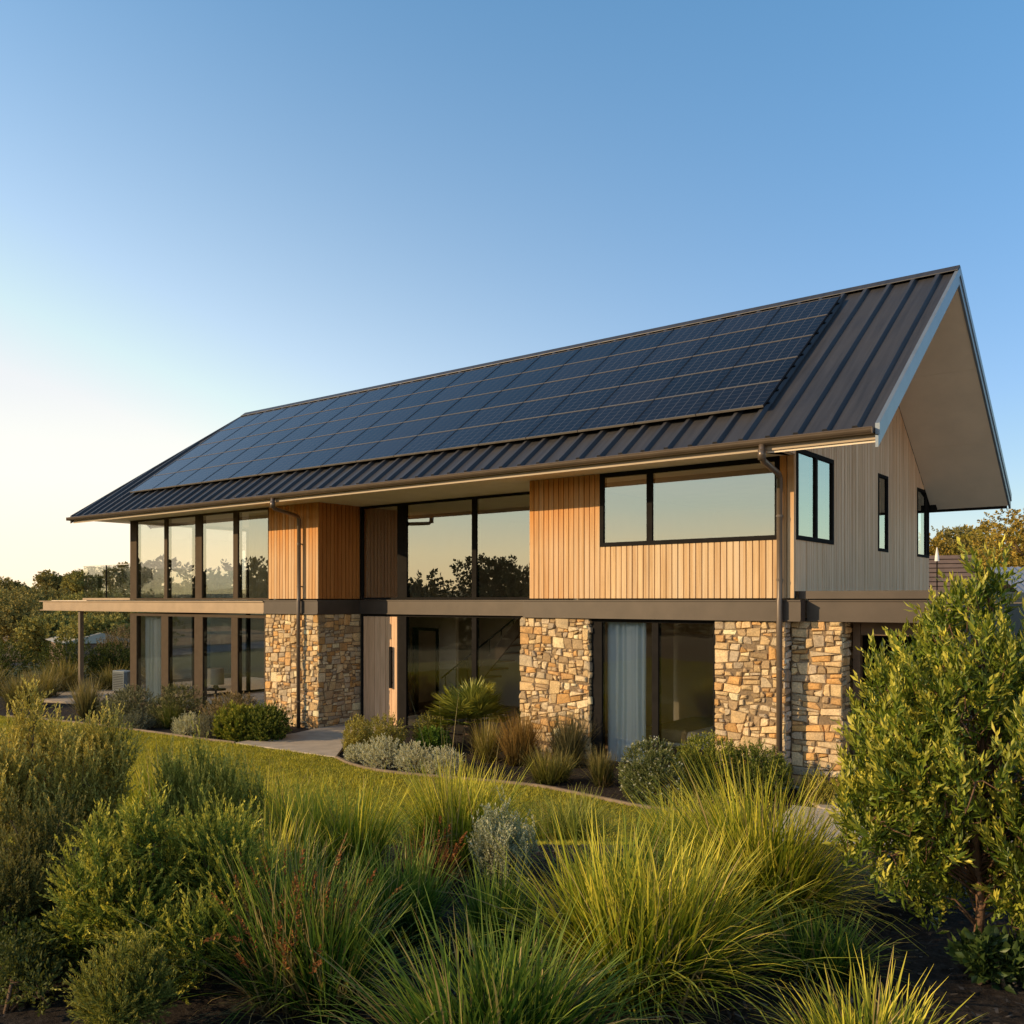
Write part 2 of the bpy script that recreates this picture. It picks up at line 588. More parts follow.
for ed in (edge_w, edge_e):
    mb = MB()
    a = np.array(ed)
    for i in range(len(a) - 1):
        d_ = a[i + 1] - a[i]
        d_ = d_ / np.linalg.norm(d_)
        nrm = np.array([-d_[1], d_[0]]) * .025
        p = [(*(a[i] + nrm), -.02), (*(a[i] - nrm), -.02), (*(a[i + 1] - nrm), -.02), (*(a[i + 1] + nrm), -.02)]
        mb.prism(p, (0, 0, .075))
    setp(mb.build('lawn_edging', M['edging']), kind='structure')
# road and bare field down in the valley
sheet('road', [(-50, -14), (-46, -14), (-75, 60), (-84, 60)], .03, M['asphalt'], 4)
sheet('field', [(-56, -16), (-51, -14.5), (-85, 60), (-130, 80), (-125, -10)], .02, M['field'], 6)


# ------------------------------------------------------------------ foliage generators
def unit(v):
    return v / (np.linalg.norm(v, axis=-1, keepdims=True) + 1e-9)


def lerp(a, b, t):
    return np.asarray(a) * (1 - t) + np.asarray(b) * t


def grass_blades(rng, n, rad, height, base_r, width, droop, dark, mid, tip, segs=5, upright=.5, dry=(.36, .27, .11), dry_share=.06):
    """arching strap leaves out of one clump"""
    th = rng.uniform(0, 2 * np.pi, n)
    br = base_r * np.sqrt(rng.uniform(0, 1, n))
    bth = th + rng.normal(0, .9, n)
    base = np.stack([br * np.cos(bth), br * np.sin(bth), np.zeros(n)], -1)
    # several crowns of different vigour grown together, each leaning its own way
    ns = 7
    sa, sr = rng.uniform(0, 6.28, ns), base_r * rng.uniform(.3, 1.5, ns)
    sub = rng.choice(ns, n, p=rng.dirichlet(np.full(ns, 2.5)))
    base[:, 0] = base[:, 0] * .55 + sr[sub] * np.cos(sa[sub])
    base[:, 1] = base[:, 1] * .55 + sr[sub] * np.sin(sa[sub])
    hm = rng.uniform(.72, 1.12, ns)[sub]
    dx_, dy_ = np.cos(th) + .55 * np.cos(sa[sub]), np.sin(th) + .55 * np.sin(sa[sub])
    th = np.arctan2(dy_, dx_)
    lean = np.abs(rng.normal(0, 1, n))
    lean = np.clip(lean * (1 - upright) + rng.uniform(0, .35, n), .02, 1.25)       # 0 upright .. 1 flopped
    L = height * hm * rng.uniform(.5, 1.18, n) * (1 + .18 * lean)
    t = np.linspace(0, 1, segs + 1)
    ang0 = lean * .85 + rng.normal(0, .06, n)
    bend = (.12 + .55 * droop * rng.uniform(.2, 1.5, n)) * (.25 + lean)
    kink = rng.uniform(0, 1, n) < .05                                  # a few bent and broken blades
    bend = np.where(kink, bend + 1.4, bend)
    ang = ang0[:, None] + bend[:, None] * t[None, :] ** 1.6
    ds = L[:, None] / segs
    hx = np.cumsum(np.sin(ang) * ds, 1) - np.sin(ang) * ds
    hz = np.cumsum(np.cos(ang) * ds, 1) - np.cos(ang) * ds
    lim = rad / max(1e-6, np.percentile(hx[:, -1], 96))
    hx = hx * min(1.0, lim) if lim < 1 else hx * min(lim, 1.25)
    dirx, diry = np.cos(th)[:, None], np.sin(th)[:, None]
    sw = rng.normal(0, .05, n)[:, None] * t[None, :] ** 2 * L[:, None]
    C = np.stack([base[:, 0:1] + hx * dirx - sw * diry, base[:, 1:2] + hx * diry + sw * dirx, np.maximum(hz, .01 + 0 * hz)], -1)
    tw = rng.normal(0, .5, n)
    side = np.stack([-np.sin(th + tw), np.cos(th + tw), np.zeros(n)], -1)
    wprof = np.array([.75, 1, .95, .8, .55, .08]) if segs == 5 else np.interp(t, [0, .2, .6, 1], [.75, 1, .8, .08])
    W = (width * rng.uniform(.6, 1.25, n))[:, None] * wprof[None, :] * .5
    A = C - side[:, None, :] * W[..., None]
    B = C + side[:, None, :] * W[..., None]
    V = np.stack([A, B], 2).reshape(-1, 3)
    k = segs + 1
    b0 = (np.arange(n) * k * 2)[:, None] + (np.arange(segs) * 2)[None, :]
    Fq = np.stack([b0, b0 + 1, b0 + 3, b0 + 2], -1).reshape(-1, 4)
    tt = np.clip(t * rng.uniform(.75, 1.25, n)[:, None], 0, 1)
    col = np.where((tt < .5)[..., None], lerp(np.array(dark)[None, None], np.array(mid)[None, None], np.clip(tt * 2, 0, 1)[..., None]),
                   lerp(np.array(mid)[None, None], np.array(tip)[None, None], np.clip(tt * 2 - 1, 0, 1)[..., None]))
    isdry = rng.uniform(0, 1, n) < dry_share
    col = np.where(isdry[:, None, None], np.array(dry)[None, None] * (.6 + .6 * tt[..., None]), col)
    col = col * rng.uniform(.7, 1.3, n)[:, None, None]
    cols = np.repeat(col[:, :, None, :], 2, 2).reshape(-1, 3)
    return V, Fq, cols


def sprigs(rng, P, D, L, m, leaf, width, splay, colA, colB, tipcol=None, curl=.2, jitter=.25):
    """leafy shoots: each of the n shoots at P heading D carries m diamond leaves (two triangles folded on the midrib)"""
    n = len(P)
    D = unit(D)
    ref = np.where(np.abs(D[:, 2:3]) > .9, np.array([[1., 0, 0]]), np.array([[0, 0, 1.]]))
    U = unit(np.cross(D, ref))
    Wv = np.cross(D, U)
    L = np.broadcast_to(np.asarray(L, float), (n,)) * rng.uniform(.65, 1.3, n)
    t = np.linspace(.06, 1, m)[None, :] + rng.normal(0, .3 / m, (n, m))
    t = np.clip(t, 0, 1)
    phi = np.arange(m)[None, :] * 2.399 + rng.uniform(0, 6.28, (n, 1)) + rng.normal(0, .3, (n, m))
    rad = U[:, None] * np.cos(phi)[..., None] + Wv[:, None] * np.sin(phi)[..., None]
    sp = splay * (1.15 - .65 * t) + rng.normal(0, .12, (n, m))
    ld = unit(D[:, None] * np.cos(sp)[..., None] + rad * np.sin(sp)[..., None] + rng.normal(0, jitter * .4, (n, m, 3)))
    base = P[:, None] + D[:, None] * (t * L[:, None])[..., None]
    base[..., 2] -= curl * 0.15 * L[:, None] * t ** 2 * (1 - np.abs(D[:, 2:3]))
    ll = leaf * rng.uniform(.45, 1.35, (n, m)) * (1.05 - .3 * t)
    ww = width * rng.uniform(.7, 1.2, (n, m))
    sd = unit(np.cross(ld, rad + .3 * rng.normal(0, 1, (n, m, 3))))
    nrm = np.cross(sd, ld)
    midp = base + ld * (ll * .5)[..., None]
    tip = base + ld * ll[..., None] - nrm * (ll * .08)[..., None]
    a = midp + sd * (ww * .5)[..., None] + nrm * (ww * .18)[..., None]
    b = midp - sd * (ww * .5)[..., None] + nrm * (ww * .18)[..., None]
    V = np.stack([base, a, tip, b], 2).reshape(-1, 3)
    k = np.arange(n * m) * 4
    Fq = np.stack([np.stack([k, k + 1, k + 2], -1), np.stack([k, k + 2, k + 3], -1)], 1).reshape(-1, 3)
    mixv = np.clip(rng.uniform(0, 1, (n, 1)) * .7 + rng.normal(0, .2, (n, m)) + .2, 0, 1)
    c = lerp(np.array(colA)[None, None], np.array(colB)[None, None], mixv[..., None])
    if tipcol is not None:
        tt = np.clip((t - .4) / .5, 0, 1)[..., None] * rng.uniform(.15, 1, (n, 1, 1))
        c = lerp(c, np.array(tipcol)[None, None], tt)
    c = c * rng.uniform(.75, 1.25, (n, m, 1))
    cols = np.repeat(c[:, :, None], 4, 2).reshape(-1, 3)
    return V, Fq, cols


def ball_points(rng, n, blobs, shell=.55):
    """points and outward directions through a union of ellipsoids (cx,cy,cz,rx,ry,rz)"""
    blobs = np.array(blobs, float)
    vol = (blobs[:, 3] * blobs[:, 4] * blobs[:, 5]) ** (2 / 3)
    k = rng.choice(len(blobs), n, p=vol / vol.sum())
    d_ = unit(rng.normal(0, 1, (n, 3)))
    r_ = (shell + (1 - shell) * rng.uniform(0, 1, n) ** .5)
    r_ = np.where(rng.uniform(0, 1, n) < .2, rng.uniform(.2, 1, n), r_)
    P = blobs[k, :3] + d_ * r_[:, None] * blobs[k, 3:]
    keep = P[:, 2] > .02
    return P[keep], d_[keep]


def merge(parts):
    V, Fq, C, o = [], [], [], 0
    for v, f, c in parts:
        V.append(v); Fq.append(f + o); C.append(c); o += len(v)
    return np.concatenate(V), np.concatenate(Fq), np.concatenate(C)


def tussock(name, x, y, label, group, seed, n, rad, h, width, droop=.9, dark=(.02, .032, .008), mid=(.075, .11, .02), tip=(.26, .24, .06), upright=.45,
            base_r=None, stalks=0, stalk_col=(.40, .30, .13), stalk_h=1.15, heads=0, head_col=(.20, .075, .025), dry_share=.06, cat='grass clump', segs=5, stalk_w=.004):
    rng = np.random.default_rng(seed)
    V, Fq, C = grass_blades(rng, n, rad, h, base_r or rad * .28, width, droop, dark, mid, tip, segs, upright, dry_share=dry_share)
    Vt, Ft, Ct = grass_blades(rng, max(40, n // 9), rad * .8, h * .55, (base_r or rad * .28) * 1.2, width * .9, 1.6, (.07, .05, .02), (.20, .15, .065), (.30, .23, .10), segs, .0, dry_share=0)
    V, Fq, C = merge([(V, Fq, C), (Vt, Ft, Ct)])
    me = np_mesh(name, V, Fq, C)
    z = gz(x, y) - .02
    o = link_mesh(name, me, M['grass'], None, (x, y, z))
    setp(o, label, cat, group)
    if stalks:
        V, Fq, C = grass_blades(rng, stalks, rad * .75, h * stalk_h, rad * .2, stalk_w, .25, (.08, .09, .03), stalk_col, stalk_col, segs, .75, dry_share=0)
        link_mesh('flower_stalk', np_mesh('flower_stalk', V, Fq, C), M['seed'], o)['kind'] = 'stuff'
    if heads:
        k = segs + 1
        Vs, _, _ = grass_blades(rng, heads, rad * .8, h * stalk_h, rad * .25, .004, .3, (.05, .05, .02), (.1, .07, .03), (.1, .06, .02), segs, .65, dry_share=0)
        Vr = Vs.reshape(heads, k, 2, 3)
        parts = []
        b0 = (np.arange(heads) * k * 2)[:, None] + (np.arange(segs) * 2)[None, :]
        Fs = np.stack([b0, b0 + 1, b0 + 3, b0 + 2], -1).reshape(-1, 4)
        tri = np.concatenate([Fs[:, [0, 1, 2]], Fs[:, [0, 2, 3]]])
        parts.append((Vs, tri, np.tile(np.array([[.11, .075, .03]]), (len(Vs), 1))))
        for q in (3, 4):
            parts.append(sprigs(rng, Vr[:, q, 0], Vr[:, q + 1, 0] - Vr[:, q, 0], h * .16, 16, .020, .011, .8, head_col, tuple(np.array(head_col) * 1.7)))
        link_mesh('seed_head', np_mesh('seed_head', *merge(parts)), M['seed'], o)['kind'] = 'stuff'
    return o


def shrub(name, x, y, label, seed, blobs, n, L, m, leaf, width, splay, colA, colB, tipcol=None, up=.6, group=None, cat='shrub', material='foliage',
          stem_r=.012, shell=.5, bark='bark', nstems=7, flowers=None, trunk=None, twigs=False, z=None):
    """bush of leafy shoots on real stems"""
    rng = np.random.default_rng(seed)
    root = empty(name, (x, y, (gz(x, y) if z is None else z) - .02), label, cat, group)
    P, D = ball_points(rng, n, blobs, shell)
    D = unit(D * (1 - up) + np.array([0, 0, up]) + rng.normal(0, .22, P.shape))
    P = P - D * L * .5
    P[:, 2] = np.maximum(P[:, 2], .01)
    V, Fq, C = sprigs(rng, P, D, L, m, leaf, width, splay, colA, colB, tipcol)
    link_mesh('foliage', np_mesh('foliage', V, Fq, C), M[material], root)
    mb = MB()
    if trunk:
        for path, rads in trunk: mb.tube(path, rads, 8)
    sel = rng.choice(len(P), min(len(P), nstems * 6), replace=False)
    hubs = [np.array([b[0], b[1], max(b[2] - b[5] * .3, .05)]) for b in blobs]
    for b in hubs:
        p0 = np.array([rng.normal(0, .03), rng.normal(0, .03), 0])
        if trunk:
            tp = trunk[0][0]
            zt = b[2] * rng.uniform(.55, .8)
            tpa = np.array(tp)
            p0 = np.array([np.interp(zt, tpa[:, 2], tpa[:, 0]), np.interp(zt, tpa[:, 2], tpa[:, 1]), min(zt, tpa[-1, 2])])
        midp = p0 * .5 + b * .5 + np.array([0, 0, .05]) + rng.normal(0, .03, 3)
        sr_ = stem_r * (.7 if trunk else 1)
        mb.tube([p0, midp, b], [sr_, sr_ * .7, sr_ * .45], 6)
    for i in sel:
        h = min(hubs, key=lambda q: np.linalg.norm(q - P[i]))
        midp = (h + P[i]) / 2 + rng.normal(0, .015, 3)
        e = P[i] + D[i] * L * .6
        mb.tube([h, midp, P[i], e], [stem_r * .45, stem_r * .35, stem_r * .25, stem_r * .12], 4, cap=False)
    mb.build('stem', M[bark], root, True)
    if flowers:
        fn, fsize, fcol = flowers
        k = rng.choice(len(P), min(fn, len(P)), replace=False)
        V, Fq, C = sprigs(rng, P[k] + D[k] * L, D[k], fsize * .4, 6, fsize, fsize * .7, 1.1, fcol, fcol)
        link_mesh('blossom', np_mesh('blossom', V, Fq, C), M['seed'], root)['kind'] = 'stuff'
    return root


def tree(name, x, y, label, seed, h, r, colA, colB, group, trunk_h=.35, flat=.75, nb=16, leaf=.28, n=420, m=9, style='round', z=None):
    rng = np.random.default_rng(seed)
    z0 = gz(x, y) if z is None else z
    root = empty(name, (x, y, z0 - .1), label, 'tree', group)
    blobs = []
    for i in range(nb):
        a = rng.uniform(0, 6.28)
        q = rng.uniform(0, 1) ** .6
        if style == 'umbrella':
            zz = h * (.86 + .06 * rng.normal())
            b = (math.cos(a) * r * q * .85, math.sin(a) * r * q * .85, zz, r * .30, r * .30, h * .07)
        else:
            zz = h * (trunk_h + (1 - trunk_h) * rng.uniform(.18, .88))
            env = math.sin(math.pi * min(1, max(.12, (zz / h - trunk_h * .7) / (1.06 - trunk_h * .7)))) ** .6
            s_ = r * rng.uniform(.26, .44)
            b = (math.cos(a) * (r - s_) * q * env, math.sin(a) * (r - s_) * q * env, min(zz, h - s_ * flat), s_, s_, s_ * flat)
        blobs.append(b)
    P, D = ball_points(rng, n, blobs, .62)
    D = unit(D + np.array([0, 0, .35]) + rng.normal(0, .3, P.shape))
    V, Fq, C = sprigs(rng, P, D, leaf * 1.5, m, leaf, leaf * .75, 1.15, colA, colB)
    link_mesh('crown', np_mesh('crown', V, Fq, C), M['far'], root)
    mb = MB()
    tr = max(.10, h * .022)
    top = np.array([rng.normal(0, .3), rng.normal(0, .3), h * (.6 if style != 'umbrella' else .55)])
    mb.tube([(0, 0, 0), top * np.array([.3, .3, .5]), top], [tr, tr * .8, tr * .55], 8)
    for b in blobs[:12]:
        bb = np.array(b[:3])
        p0 = top * rng.uniform(.6, 1.0)
        mb.tube([p0, (p0 + bb) / 2 + np.array([0, 0, -.1]), bb], [tr * .45, tr * .33, tr * .15], 5)
    mb.build('trunk', M['bark'], root, True)
    return root


# ------------------------------------------------------------------ the house
house = empty('house', (0, 0, 0), 'long two-storey house with dark gabled metal roof, cedar boards and rubble stone walls', 'house')
rnd = random.Random(11)
CZ = 5.275           # upper ceiling / soffit
BZ0, BZ1 = 2.665, 3.0


def boards(name, m, parent, u0, u1, zlo, zhi, place, holes=(), pitch=.112, gap=.011, depth=.022, seed=1, label=None, base=None):
    """vertical boards between u0 and u1; zlo/zhi are numbers or functions of u; holes = (ua,ub,za,zb); place(u,d,z) -> xyz, d = depth out of wall"""
    rg = random.Random(seed)
    cuts = sorted({u0, u1, *[h for a in holes for h in a[:2] if u0 < h < u1]})
    mb = MB()
    for a, b in zip(cuts[:-1], cuts[1:]):
        n = max(1, round((b - a) / pitch))
        w = (b - a) / n
        for i in range(n):
            ua, ub = a + i * w + gap / 2, a + (i + 1) * w - gap / 2
            um = (ua + ub) / 2
            fl = zlo if not callable(zlo) else None
            spans = [[None, None]]
            zs = [(zlo(um) if callable(zlo) else zlo), (zhi(um) if callable(zhi) else zhi)]
            segs = [(zs[0], zs[1])]
            for h in holes:
                if h[0] < um < h[1]:
                    ns = []
                    for s0, s1 in segs:
                        if h[2] > s0: ns.append((s0, min(s1, h[2])))
                        if h[3] < s1: ns.append((max(s0, h[3]), s1))
                    segs = [q for q in ns if q[1] - q[0] > .01]
            dd = depth + rg.uniform(-.003, .003)
            c = (rg.random(), rg.random(), rg.random())
            for s0, s1 in segs:
                top0 = top1 = s1
                if callable(zhi) and abs(s1 - zs[1]) < 1e-6:
                    top0, top1 = zhi(ua), zhi(ub)
                bot0 = bot1 = s0
                e = .004
                pts = [(ua, 0, bot0), (ub, 0, bot1), (ub, 0, top1), (ua, 0, top0),
                       (ua + e, dd, bot0), (ub - e, dd, bot1), (ub - e, dd, top1), (ua + e, dd, top0)]
                mb._add([place(*q) for q in pts], [(4, 5, 6, 7), (0, 1, 5, 4), (1, 2, 6, 5), (2, 3, 7, 6), (3, 0, 4, 7)], c)
    o = mb.build(name, m, parent, label=label, col=True)
    return o


def clip_half(poly, mx, mz, nx_, nz_):
    """keep the side of the line through (mx,mz) opposite to the normal"""
    out = []
    for i in range(len(poly)):
        p, q = poly[i], poly[(i + 1) % len(poly)]
        dp = (p[0] - mx) * nx_ + (p[1] - mz) * nz_
        dq = (q[0] - mx) * nx_ + (q[1] - mz) * nz_
        if dp <= 0: out.append(p)
        if dp * dq < 0:
            t = dp / (dp - dq)
            out.append((p[0] + (q[0] - p[0]) * t, p[1] + (q[1] - p[1]) * t))
    return out


def inset(poly, d):
    """move every edge of a convex polygon inwards by d"""
    n = len(poly)
    res = list(poly)
    for i in range(n):
        p, q = poly[i], poly[(i + 1) % n]
        ex, ez = q[0] - p[0], q[1] - p[1]
        l = math.hypot(ex, ez)
        if l < 1e-6: continue
        nx_, nz_ = ez / l, -ex / l            # outward for counter-clockwise
        res = clip_half(res, p[0] - nx_ * d, p[1] - nz_ * d, nx_, nz_)
        if len(res) < 3: return None
    return res


def stones(name, parent, u0, u1, z0, z1, place, seed, size=(.25, .155), tint=None):
    """random rubble: uneven cells grown from jittered courses, each stone dressed back at its edges and pushed out by its own amount"""
    rg = random.Random(seed)
    cells = []

    def split(poly):
        """halve a convex block along a slightly tilted line until it is stone-sized"""
        us, zs = [p[0] for p in poly], [p[1] for p in poly]
        w, h = max(us) - min(us), max(zs) - min(zs)
        tw, th = size[0] * rg.choice((.6, .8, 1.0, 1.25, 1.5)), size[1] * rg.choice((.55, .8, 1.0, 1.3, 1.6))
        if w <= tw * 1.2 and h <= th * 1.2:
            cells.append(poly); return
        vert = (w / tw) > (h / th)
        t = rg.uniform(.33, .67)
        tilt = rg.gauss(0, .13 if vert else .09)
        mu_, mz_ = min(us) + w * (t if vert else .5), min(zs) + h * (.5 if vert else t)
        nu, nz_ = (math.cos(tilt), math.sin(tilt)) if vert else (math.sin(tilt), math.cos(tilt))
        for sg in (1, -1):
            q = clip_half(poly, mu_, mz_, nu * sg, nz_ * sg)
            if len(q) >= 3: split(q)
    split([(u0, z0), (u1, z0), (u1, z1), (u0, z1)])
    pal = [(.62, .46, .28), (.68, .54, .37), (.50, .38, .25), (.58, .43, .26), (.70, .58, .42), (.42, .31, .20), (.54, .45, .34), (.60, .38, .19), (.48, .40, .32), (.64, .49, .30), (.56, .34, .15)]
    mb = MB()
    for poly in cells:
        p0 = inset(poly, rg.uniform(.002, .0065))
        if not p0: continue
        # chip some corners off and drop slivers
        for _ in range(2):
            if rg.random() < .75:
                v = rg.choice(p0)
                cu = sum(p[0] for p in p0) / len(p0); cz_ = sum(p[1] for p in p0) / len(p0)
                du, dz = v[0] - cu, v[1] - cz_
                l = math.hypot(du, dz)
                k = 1 - rg.uniform(.012, .035) / max(l, .03)
                ang_ = rg.uniform(-.5, .5)
                nu, nz_ = (du * math.cos(ang_) - dz * math.sin(ang_)) / l, (du * math.sin(ang_) + dz * math.cos(ang_)) / l
                q = clip_half(p0, cu + du * k, cz_ + dz * k, nu, nz_)
                if len(q) >= 3: p0 = q
        bw, bh = max(p[0] for p in p0) - min(p[0] for p in p0), max(p[1] for p in p0) - min(p[1] for p in p0)
        if min(bw, bh) < .03: continue
        p1 = inset(p0, .006); p2 = inset(p0, .022)
        if not p1 or not p2: continue
        n = len(p0)
        out = rg.uniform(.006, .042)
        mu, mz = sum(p[0] for p in p0) / n, sum(p[1] for p in p0) / n
        tx, tz = rg.uniform(-.05, .05), rg.uniform(-.05, .05)
        r1_, r2_ = 1 - .007 / min(bw, bh), 1 - .024 / min(bw, bh) - .02
        vs = [place(p[0], -.01, p[1]) for p in p0]
        vs += [place(mu + (p[0] - mu) * r1_, out * .62, mz + (p[1] - mz) * r1_) for p in p0]
        vs += [place(mu + (p[0] - mu) * r2_, out + (p[0] - mu) * tx + (p[1] - mz) * tz + rg.uniform(-.010, .010), mz + (p[1] - mz) * r2_) for p in p0]
        vs.append(place(mu, out + .004, mz))
        fs = []
        for q in range(n):
            k = (q + 1) % n
            fs += [(q, k, n + k, n + q), (n + q, n + k, 2 * n + k, 2 * n + q), (2 * n + q, 2 * n + k, 3 * n)]
        base = rg.choice(pal)
        f_ = rg.uniform(.82, 1.28)
        col = (min(.82, base[0] * f_ * 1.05), min(.74, base[1] * f_), min(.6, base[2] * f_ * .9))
        if tint: col = tuple(q * .45 + sum(col) / 3 * .55 * t_ for q, t_ in zip(col, tint))
        mb._add(vs, fs, col)
    return mb.build(name, M['stone'], parent, col=True)


F0 = lambda u, d, z: (u, -d, z)                    # front plane y=0
def FY(y): return lambda u, d, z: (u, y - d, z)
def GX(x): return lambda u, d, z: (x + d, u, z)    # faces +X
def WX(x): return lambda u, d, z: (x - d, u, z)    # faces -X

# --- stone walls (solid core + stones)
def stone_wall(core, faces, label=None):
    mb = MB(); mb.box(*core)
    w = mb.build('stone_wall', M['mortar'], house, label=label)
    for i, fc in enumerate(faces):
        stones('stonework', w, *fc)
    return w


G0 = -.15
stone_wall((-13.28, -11.335, .005, 1.42, G0, BZ0), [(-13.29, -11.31, G0, BZ0, F0, 3), (-.02, 1.31, G0, BZ0, GX(-11.335), 4)])
stone_wall((-5.40, -3.84, .005, .42, G0, BZ0), [(-5.42, -3.83, G0, BZ0, F0, 5), (-.02, .42, G0, BZ0, GX(-3.84), 6)])
stone_wall((-1.35, -.17, .005, 8.0, G0, BZ0), [(-1.36, -.145, G0, BZ0, F0, 7), (-.02, .22, G0, BZ0, GX(-.17), 8, (.26, .12), (1, 1.02, 1.05)), (.62, 8.0, G0, BZ0, GX(-.17), 9, (.4, .2))])  # corner return stones greyed: its shade is put into their colour
stone_wall((-.155, .64, .225, .60, G0, BZ0), [(-.14, .665, G0, BZ0, FY(.22), 10, (.30, .15)), (.22, .60, G0, BZ0, GX(.64), 12)])

# --- beams
mb = MB()
mb.box(-11.30, .11, -.045, .30, BZ0 + .0, BZ1) if False else None
def ibeam(mb, x0, x1, y, z0=BZ0, z1=BZ1, th=.022, d=.09):
    mb.box(x0, x1, y, y + .20, z0 + th, z1 - th)
    mb.box(x0 - .0, x1 + .0, y - .018, y + .21, z1 - th, z1)
    mb.box(x0 - .0, x1 + .0, y - .018, y + .21, z0, z0 + th)
mb = MB(); ibeam(mb, -5.30, .11, -.055); mb.build('floor_beam', M['beam'], house)
mb = MB(); ibeam(mb, -11.29, -5.18, 1.25); mb.build('floor_beam', M['beam'], house)
mb = MB(); ibeam(mb, -13.3, -11.29, -.055)
mb.box(-11.30, -11.285, -.05, 1.25, BZ0, BZ1); mb.build('floor_beam', M['beam'], house)
# terrace deck cantilevering past the west end
mb = MB()
mb.box(-24.75, -13.30, -.06, .12, 2.69, 2.945)
mb.box(-24.95, -13.30, -.09, .12, 2.947, 2.975)
mb.box(-24.95, -13.30, -.075, .12, 2.665, 2.688)
mb.box(-24.75, -24.57, .122, 7.6, 2.69, 2.945)
mb.build('deck_edge', M['deck'], house)
mb = MB(); mb.box(-24.56, -19.6, .122, 7.6, 2.70, 2.99); mb.build('deck_slab', M['soffit'], house)
for yy in (.03, 7.4):
    mb = MB(); mb.box(-22.59, -22.47, yy - .03, yy + .09, 0, 2.665) ; mb.build('deck_post', M['post'], house, bevel=.006)
# balustrade
bal = MB().box(-22.35, -19.62, .02, .06, 3.0, 3.06).build('balustrade', M['deck'], house)
for a, b in ((-22.33, -21.0), (-20.95, -19.64)):
    MB().poly([(a, .04, 3.062), (b, .04, 3.062), (b, .04, 4.03), (a, .04, 4.03)]).build('glass_panel', M['clear'], bal)
MB().poly([(-22.34, .06, 3.0), (-22.34, 7.0, 3.0), (-22.34, 7.0, 4.03), (-22.34, .06, 4.03)]).build('glass_panel', M['clear'], bal)
MB().box(-22.35, -19.63, .034, .046, 4.031, 4.046).build('glass_edge', M['canvas'], bal)
MB().box(-20.99, -20.96, .025, .055, 3.06, 4.04).build('glass_clamp', M['frame'], bal)

# --- timber cladding
def backing(x0, x1, y0, y1, z0, z1): return MB().box(x0, x1, y0, y1, z0, z1)
U0 = 3.03
b = backing(-13.17, -11.335, .005, .12, U0, CZ)
b.box(-11.46, -11.335, .121, 1.31, U0, CZ)
w = b.build('cladding_wall', M['dark'], house)
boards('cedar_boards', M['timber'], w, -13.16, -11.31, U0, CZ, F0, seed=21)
boards('cedar_boards', M['shaded_timber'], w, 0.0, 1.28, U0, CZ, GX(-11.335), seed=22)
WIN = (-3.586, -.245, 3.955, CZ)
b = backing(-5.17, -3.59, .005, .12, U0, CZ)
b.box(-3.589, -.246, .005, .12, U0, 3.95)
b.box(-.245, -.03, .005, .12, U0, CZ)
w = b.build('cladding_wall', M['dark'], house)
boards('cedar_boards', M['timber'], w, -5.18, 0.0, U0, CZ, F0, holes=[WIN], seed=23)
# gable wall
RZ0, RY0 = 5.34, -1.2
RIDGE_Y, RIDGE_Z = 3.565, 8.825
BACK_Y, BACK_Z = 8.45, 5.25
SF = (RIDGE_Z - RZ0) / (RIDGE_Y - RY0)
SB = (RIDGE_Z - BACK_Z) / (BACK_Y - RIDGE_Y)
TH = .24             # vertical thickness roof surface -> soffit
def roof_z(y): return RZ0 + SF * (y - RY0) if y <= RIDGE_Y else RIDGE_Z - SB * (y - RIDGE_Y)
def gtop(y): return roof_z(y) - TH + .01
GW = [(.04, 1.76, 3.95, 5.40), (4.34, 5.005, 3.95, 5.46), (7.19, 8.20, 3.95, 5.46)]
w = MB()
def gseg(y0, y1, z0, z1f):
    w.prism([(-.02, y0, z0), (-.02, y1, z0), (-.02, y1, z1f(y1)), (-.02, y0, z1f(y0))], (-.12, 0, 0))
for y0, y1 in ((.121, 1.76), (4.34, 5.005), (7.19, 8.2)):
    gseg(y0, y1, U0 + .12, lambda y: 3.93)
for y0, y1, h in ((.121, 1.76, 5.42), (4.34, 5.005, 5.48), (7.19, 8.2, 5.48)):
    gseg(y0, y1, h, gtop)
gseg(1.761, 3.5, U0 + .12, gtop); gseg(3.501, 4.339, U0 + .12, gtop); gseg(5.006, 7.189, U0 + .12, gtop)
w.prism([(-.02, -1.16, 5.28), (-.02, .12, 5.28), (-.02, .12, gtop(.12)), (-.02, -1.16, gtop(-1.16) + .02)], (-.06, 0, 0))
w = w.build('gable_wall', M['dark'], house)
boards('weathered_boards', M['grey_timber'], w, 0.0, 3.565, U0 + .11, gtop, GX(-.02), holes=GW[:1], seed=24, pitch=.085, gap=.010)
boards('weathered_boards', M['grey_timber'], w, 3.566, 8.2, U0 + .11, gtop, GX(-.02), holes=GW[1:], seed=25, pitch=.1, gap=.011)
boards('weathered_boards', M['grey_timber'], w, -1.16, 0.0, 5.285, gtop, GX(-.02), seed=26, pitch=.1, gap=.006)

